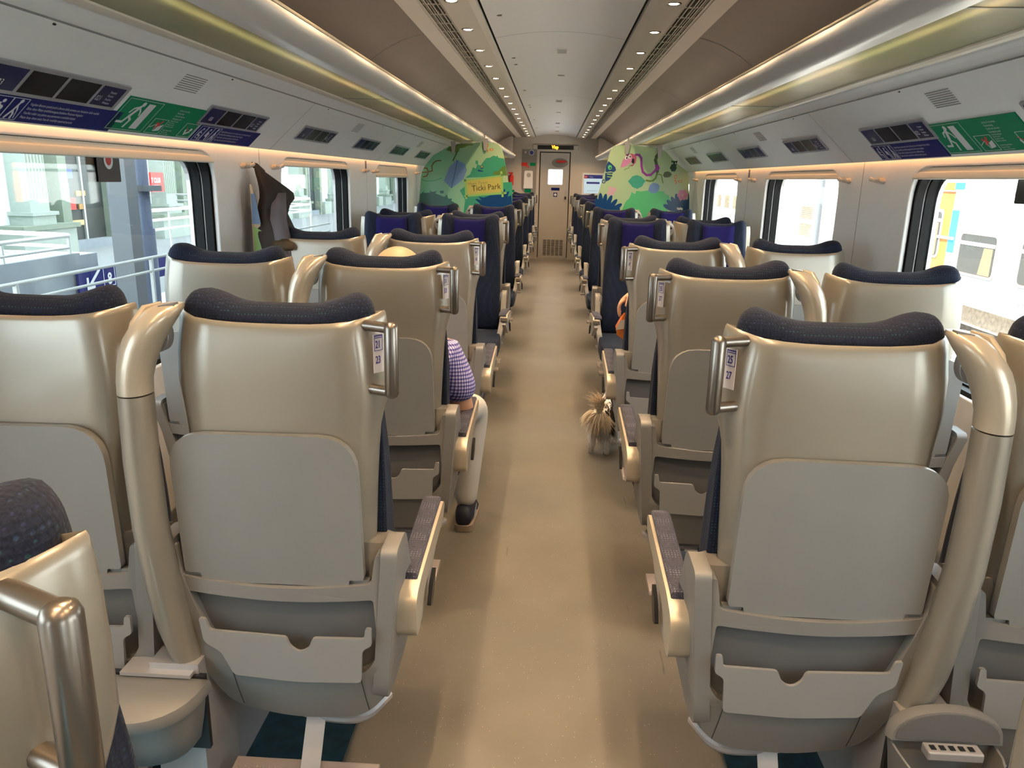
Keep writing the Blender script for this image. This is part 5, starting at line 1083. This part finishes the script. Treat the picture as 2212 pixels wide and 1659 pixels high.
conc('stairwell_parapet', (-8.4, -3.98, 6.35, 6.6, -.05, .76), 'pale concrete cross wall at the stairwell corner')
conc('stairwell_parapet', (-2.72, -2.48, -3, 9.2, -.05, .34), 'low pale concrete kerb wall nearest the train')
T = empty('direction_sign', (-3.96, 6.65, .55)); tag(T, 'blue platform direction sign with white arrow and numbers on the stairwell wall', 'sign')
obj('sign_board', box(0, .02, -.42, 1.2, -.12, .10), 'signblue', T, smooth=False)
MX = frame((.022, 0, 0), (0, 1, 0), (0, 0, 1))
polys('arrow', line2([(-.12, .07), (-.30, -.07)], .028) + line2([(-.30, .01), (-.30, -.07), (-.21, -.07)], .028), 'white', T, 0, .002, MX)
polys('number_box', rect_frame(-.06, -.09, .12, .08, .006) + rect_frame(.24, -.09, .42, .08, .006), 'white', T, 0, .002, MX)
texts('sign_lettering', [('8', -.0, -.07, .14), ('–', .14, -.05, .14), ('9', .28, -.07, .14)], 'white', T, .001, MX, bold=.03)
def post(n, x, y, w_, m, lab, rnd_=False):
    if rnd_: o = obj(n, tube([(x, y, G), (x, y, 1.05)], w_ / 2, 16), m); u_ = obj('upper_pipe', tube([(x, y, 1.05), (x, y, 4.2)], w_ / 2 * .8, 16), 'bluegrey', o); obj('pipe_clamp', box(x - .1, x + .1, y - .1, y + .1, 1.32, 1.36), 'greycol', o, smooth=False)
    else: o = obj(n, box(x - w_ / 2, x + w_ / 2, y - w_ / 2, y + w_ / 2, G, 4.2), m, smooth=False)
    tag(o, lab, 'column', 'canopy columns')
post('canopy_column', -3.0, COLY, .14, 'greycol', 'square dark grey canopy column close to the train')
post('drain_pipe', -3.02, COLY + .30, .13, 'bluegrey', 'round blue-grey pipe beside the square canopy column', True)
# station building facade facing the train
XF = -9.0
T = empty('station_building', (XF, 20, 0)); tag(T, 'pale green station building with fluted pilasters and tall shop windows', 'building')
TI = Matrix.Translation((-XF, -20, 0))
def fb(n, y0, y1, z0, z1, d, m, x0=0.0):
    return adopt(obj(n, box(XF + x0, XF + d, y0, y1, z0, z1), m, T, smooth=False))
fb('facade_wall', 2, 75, G, 7, -.3, 'facade_white', -.6)
yb = 3.5
while yb < 60:
    # pilaster, white panel, door trim, shop opening
    fb('plinth', yb - .45, yb + 1.05, G, .42, .14, 'facade', -.3); fb('plinth_cap', yb - .5, yb + 1.1, .42, .50, .2, 'facade_trim', -.3)
    fb('pilaster_base', yb - .12, yb + .52, .50, .68, .12, 'facade', -.3); fb('pilaster_ring', yb - .16, yb + .56, .66, .72, .16, 'facade', -.3); fb('pilaster', yb - .06, yb + .46, .72, 4.5, .06, 'facade', -.3)
    bm = bmesh.new()
    for i in range(6): add_box(bm, XF + .06, XF + .066, yb - .02 + i * .085, yb + .015 + i * .085, .95, 4.3)
    adopt(obj('pilaster_flute', bm, 'facade_trim', T, smooth=False))
    for y in (yb + 1.05, yb + 2.75): fb('opening_jamb', y - .13, y + .13, G, 4.2, .0, 'facade_trim', -.3); 
    fb('shop_window', yb + 1.18, yb + 2.62, .10, 4.0, -.22, 'shopglass', -.3)
    fb('shop_mullion', yb + 1.88, yb + 1.93, .10, 4.0, -.18, 'steelrail', -.3)
    fb('stone_sill', yb + 1.18, yb + 2.62, G, .12, -.05, 'concrete', -.3)
    fb('plinth_far', yb + 2.9, yb + 3.8, G, .42, .10, 'facade', -.3)
    yb += 4.8
for (y0, y1, z0, z1, m) in ((14.35, 14.75, 1.28, 1.45, 'shop2'), (14.45, 14.6, 1.0, 1.2, 'shop2'), (14.4, 14.75, .70, .92, 'red'), (14.8, 15.1, .95, 1.05, 'shop1'), (14.85, 15.05, .70, .80, 'shop1'), (14.55, 14.95, .40, .50, 'a_tan')):
    fb('shop_display', y0, y1, z0, z1, -.19, m, -.22)
T = empty('club_sign', (XF + .1, 17.4, 1.2)); tag(T, 'red shop sign with white lettering CLUB on the station building', 'sign')
obj('sign_board', box(-.02, .02, -.30, .26, -.2, .22), 'red', T, smooth=False)
texts('sign_lettering', [('T CLUB', -.29, .0, .15, .8)], 'white', T, .001, frame((.021, 0, 0), (0, 1, 0), (0, 0, 1)), bold=.03); texts('sign_small_lettering', [('restaurant', -.22, -.08, .06)], 'white', T, .001, frame((.021, 0, 0), (0, 1, 0), (0, 0, 1)))
o = obj('added_sun_canopy', box(-6.2, -1.75, .6, 75, 4.2, 4.4), 'facade_white', smooth=False); tag(o, 'unseen canopy added to block the sun above the left columns', 'canopy')  # out of view, added to keep the sun off the left windows
# ------------------------------------------------------------------ outside, right: neighbouring train
o = obj('ballast', box(1.7, 40, -10, 80, -.9, -.55), 'ballast', smooth=False); tag(o, kind='structure')
o = obj('track_rail', box(4.2, 4.27, -10, 80, -.55, -.40), 'train_frame', smooth=False); tag(o, 'steel rail of the neighbouring track', 'rail')
XT = 5.0
T = empty('neighbouring_train', (XT, 12, 0)); tag(T, 'white and grey coach with orange end standing on the next track', 'train')
TI = Matrix.Translation((-XT, -12, 0))
def tb(n, y0, y1, z0, z1, x0, x1, m): return adopt(obj(n, box(XT + x0, XT + x1, y0, y1, z0, z1), m, T, smooth=False))
tb('upper_body', -6, 10.15, .69, 1.55, 0, 2.7, 'train_white'); tb('lower_body', -6, 10.15, .12, .69, -.004, 2.7, 'train_grey'); tb('underframe', -6, 60, -.15, .12, .15, 2.6, 'sleeper')
tb('upper_body_far', 11.4, 60, .69, 1.55, 0, 2.7, 'train_white'); tb('lower_body_far', 11.4, 60, .12, .69, -.004, 2.7, 'train_grey')
tb('roof', -6, 60, 1.5, 1.72, .05, 2.6, 'train_white'); tb('gutter', -6, 60, 1.44, 1.455, -.02, 0, 'train_grey')
tb('orange_end', 10.15, 11.4, .12, 1.55, -.002, 2.7, 'train_orange'); tb('blue_stripe', 9.98, 10.15, .70, 1.22, -.006, .0, 'train_blue'); tb('blue_corner', 9.95, 10.18, 1.47, 1.55, -.006, 0, 'train_blue')
tb('grab_bar', 10.0, 10.4, .86, .89, -.03, -.01, 'white')
def twin(y0, y1, z0, z1):
    f_ = adopt(obj('train_window', plate(rpoly([(y0, z0), (y1, z0), (y1, z1), (y0, z1)], .08), [], XT - .012, XT + .002, lambda u, v, d: (d, u, v)), 'train_frame', T, smooth=False))
    g = obj('train_pane', plate(rpoly([(y0 + .04, z0 + .035), (y1 - .04, z0 + .035), (y1 - .04, z1 - .035), (y0 + .04, z1 - .035)], .06), [], XT - .018, XT - .012, lambda u, v, d: (d, u, v)), 'train_glass', f_, smooth=False)
    b_ = obj('sliding_bar', box(XT - .024, XT - .018, y0 + .04, y1 - .04, z1 - .16, z1 - .12), 'white', f_, smooth=False)
    c_ = obj('curtain', plate([(y0 + .07, z0 + .04), (y0 + .32, z0 + .04), (y0 + .26, z1 - .17), (y0 + .07, z1 - .17)], [], XT - .020, XT - .018, lambda u, v, d: (d, u, v)), 'train_ochre', f_, smooth=False)
for y0 in (9.0, 7.72, 6.4, 5.1, 3.8, 2.5): twin(y0, y0 + .85, .47, .99)
twin(10.35, 10.75, .60, 1.22)
for y0 in (19.5, 20.6, 21.7, 22.8, 23.9, 25): tb('far_window', y0, y0 + .6, .8, 1.15, -.01, 0, 'train_ochre')
for z in (.83, .50):
    o = tb('louvre_panel', 15.35, 16.2, z, z + .26, -.012, 0, 'train_frame')
    bm = bmesh.new()
    for i in range(7): add_box(bm, XT - .02, XT - .012, 15.4, 16.15, z + .02 + i * .034, z + .036 + i * .034)
    obj('louvre_slat', bm, 'train_ochre', o, smooth=False)
texts('coach_lettering', [('PRODOS', 0, 0, .10)], 'white', T, .001, TI @ frame((XT - .01, 8.45, .27), (0, -1, 0), (0, 0, 1)), bold=.04)
o = obj('signal_mast', tube([(3.4, 10.35, -.6), (3.4, 10.35, 4)], .055, 12), 'greycol'); tag(o, 'grey mast standing between the trains seen through the middle right window', 'mast')
# ------------------------------------------------------------------ light
w = bpy.data.worlds.new('world'); sc.world = w; w.use_nodes = True
bg = w.node_tree.nodes['Background']; bg.inputs[0].default_value = (0.82, 0.92, 1.0, 1); bg.inputs[1].default_value = WORLD
su = bpy.data.lights.new('sun', 'SUN'); su.energy = SUN; su.color = (1, .95, .88); su.angle = math.radians(1.5)
so = bpy.data.objects.new('sun', su); COL.objects.link(so)
so.rotation_euler = Vector((-1.0, -.3, 1.6)).to_track_quat('Z', 'Y').to_euler()
vs = sc.view_settings; vs.view_transform = 'Standard'; vs.look = 'None'; vs.exposure = EXPO; vs.gamma = 1.0; vs.use_curve_mapping = False
sc.cycles.use_denoising = True
sc.cycles.max_bounces = 8; sc.cycles.diffuse_bounces = 5; sc.cycles.glossy_bounces = 3; sc.cycles.transparent_max_bounces = 12
sc.cycles.sample_clamp_indirect = 6.0
sc.cycles.caustics_reflective = False; sc.cycles.caustics_refractive = False
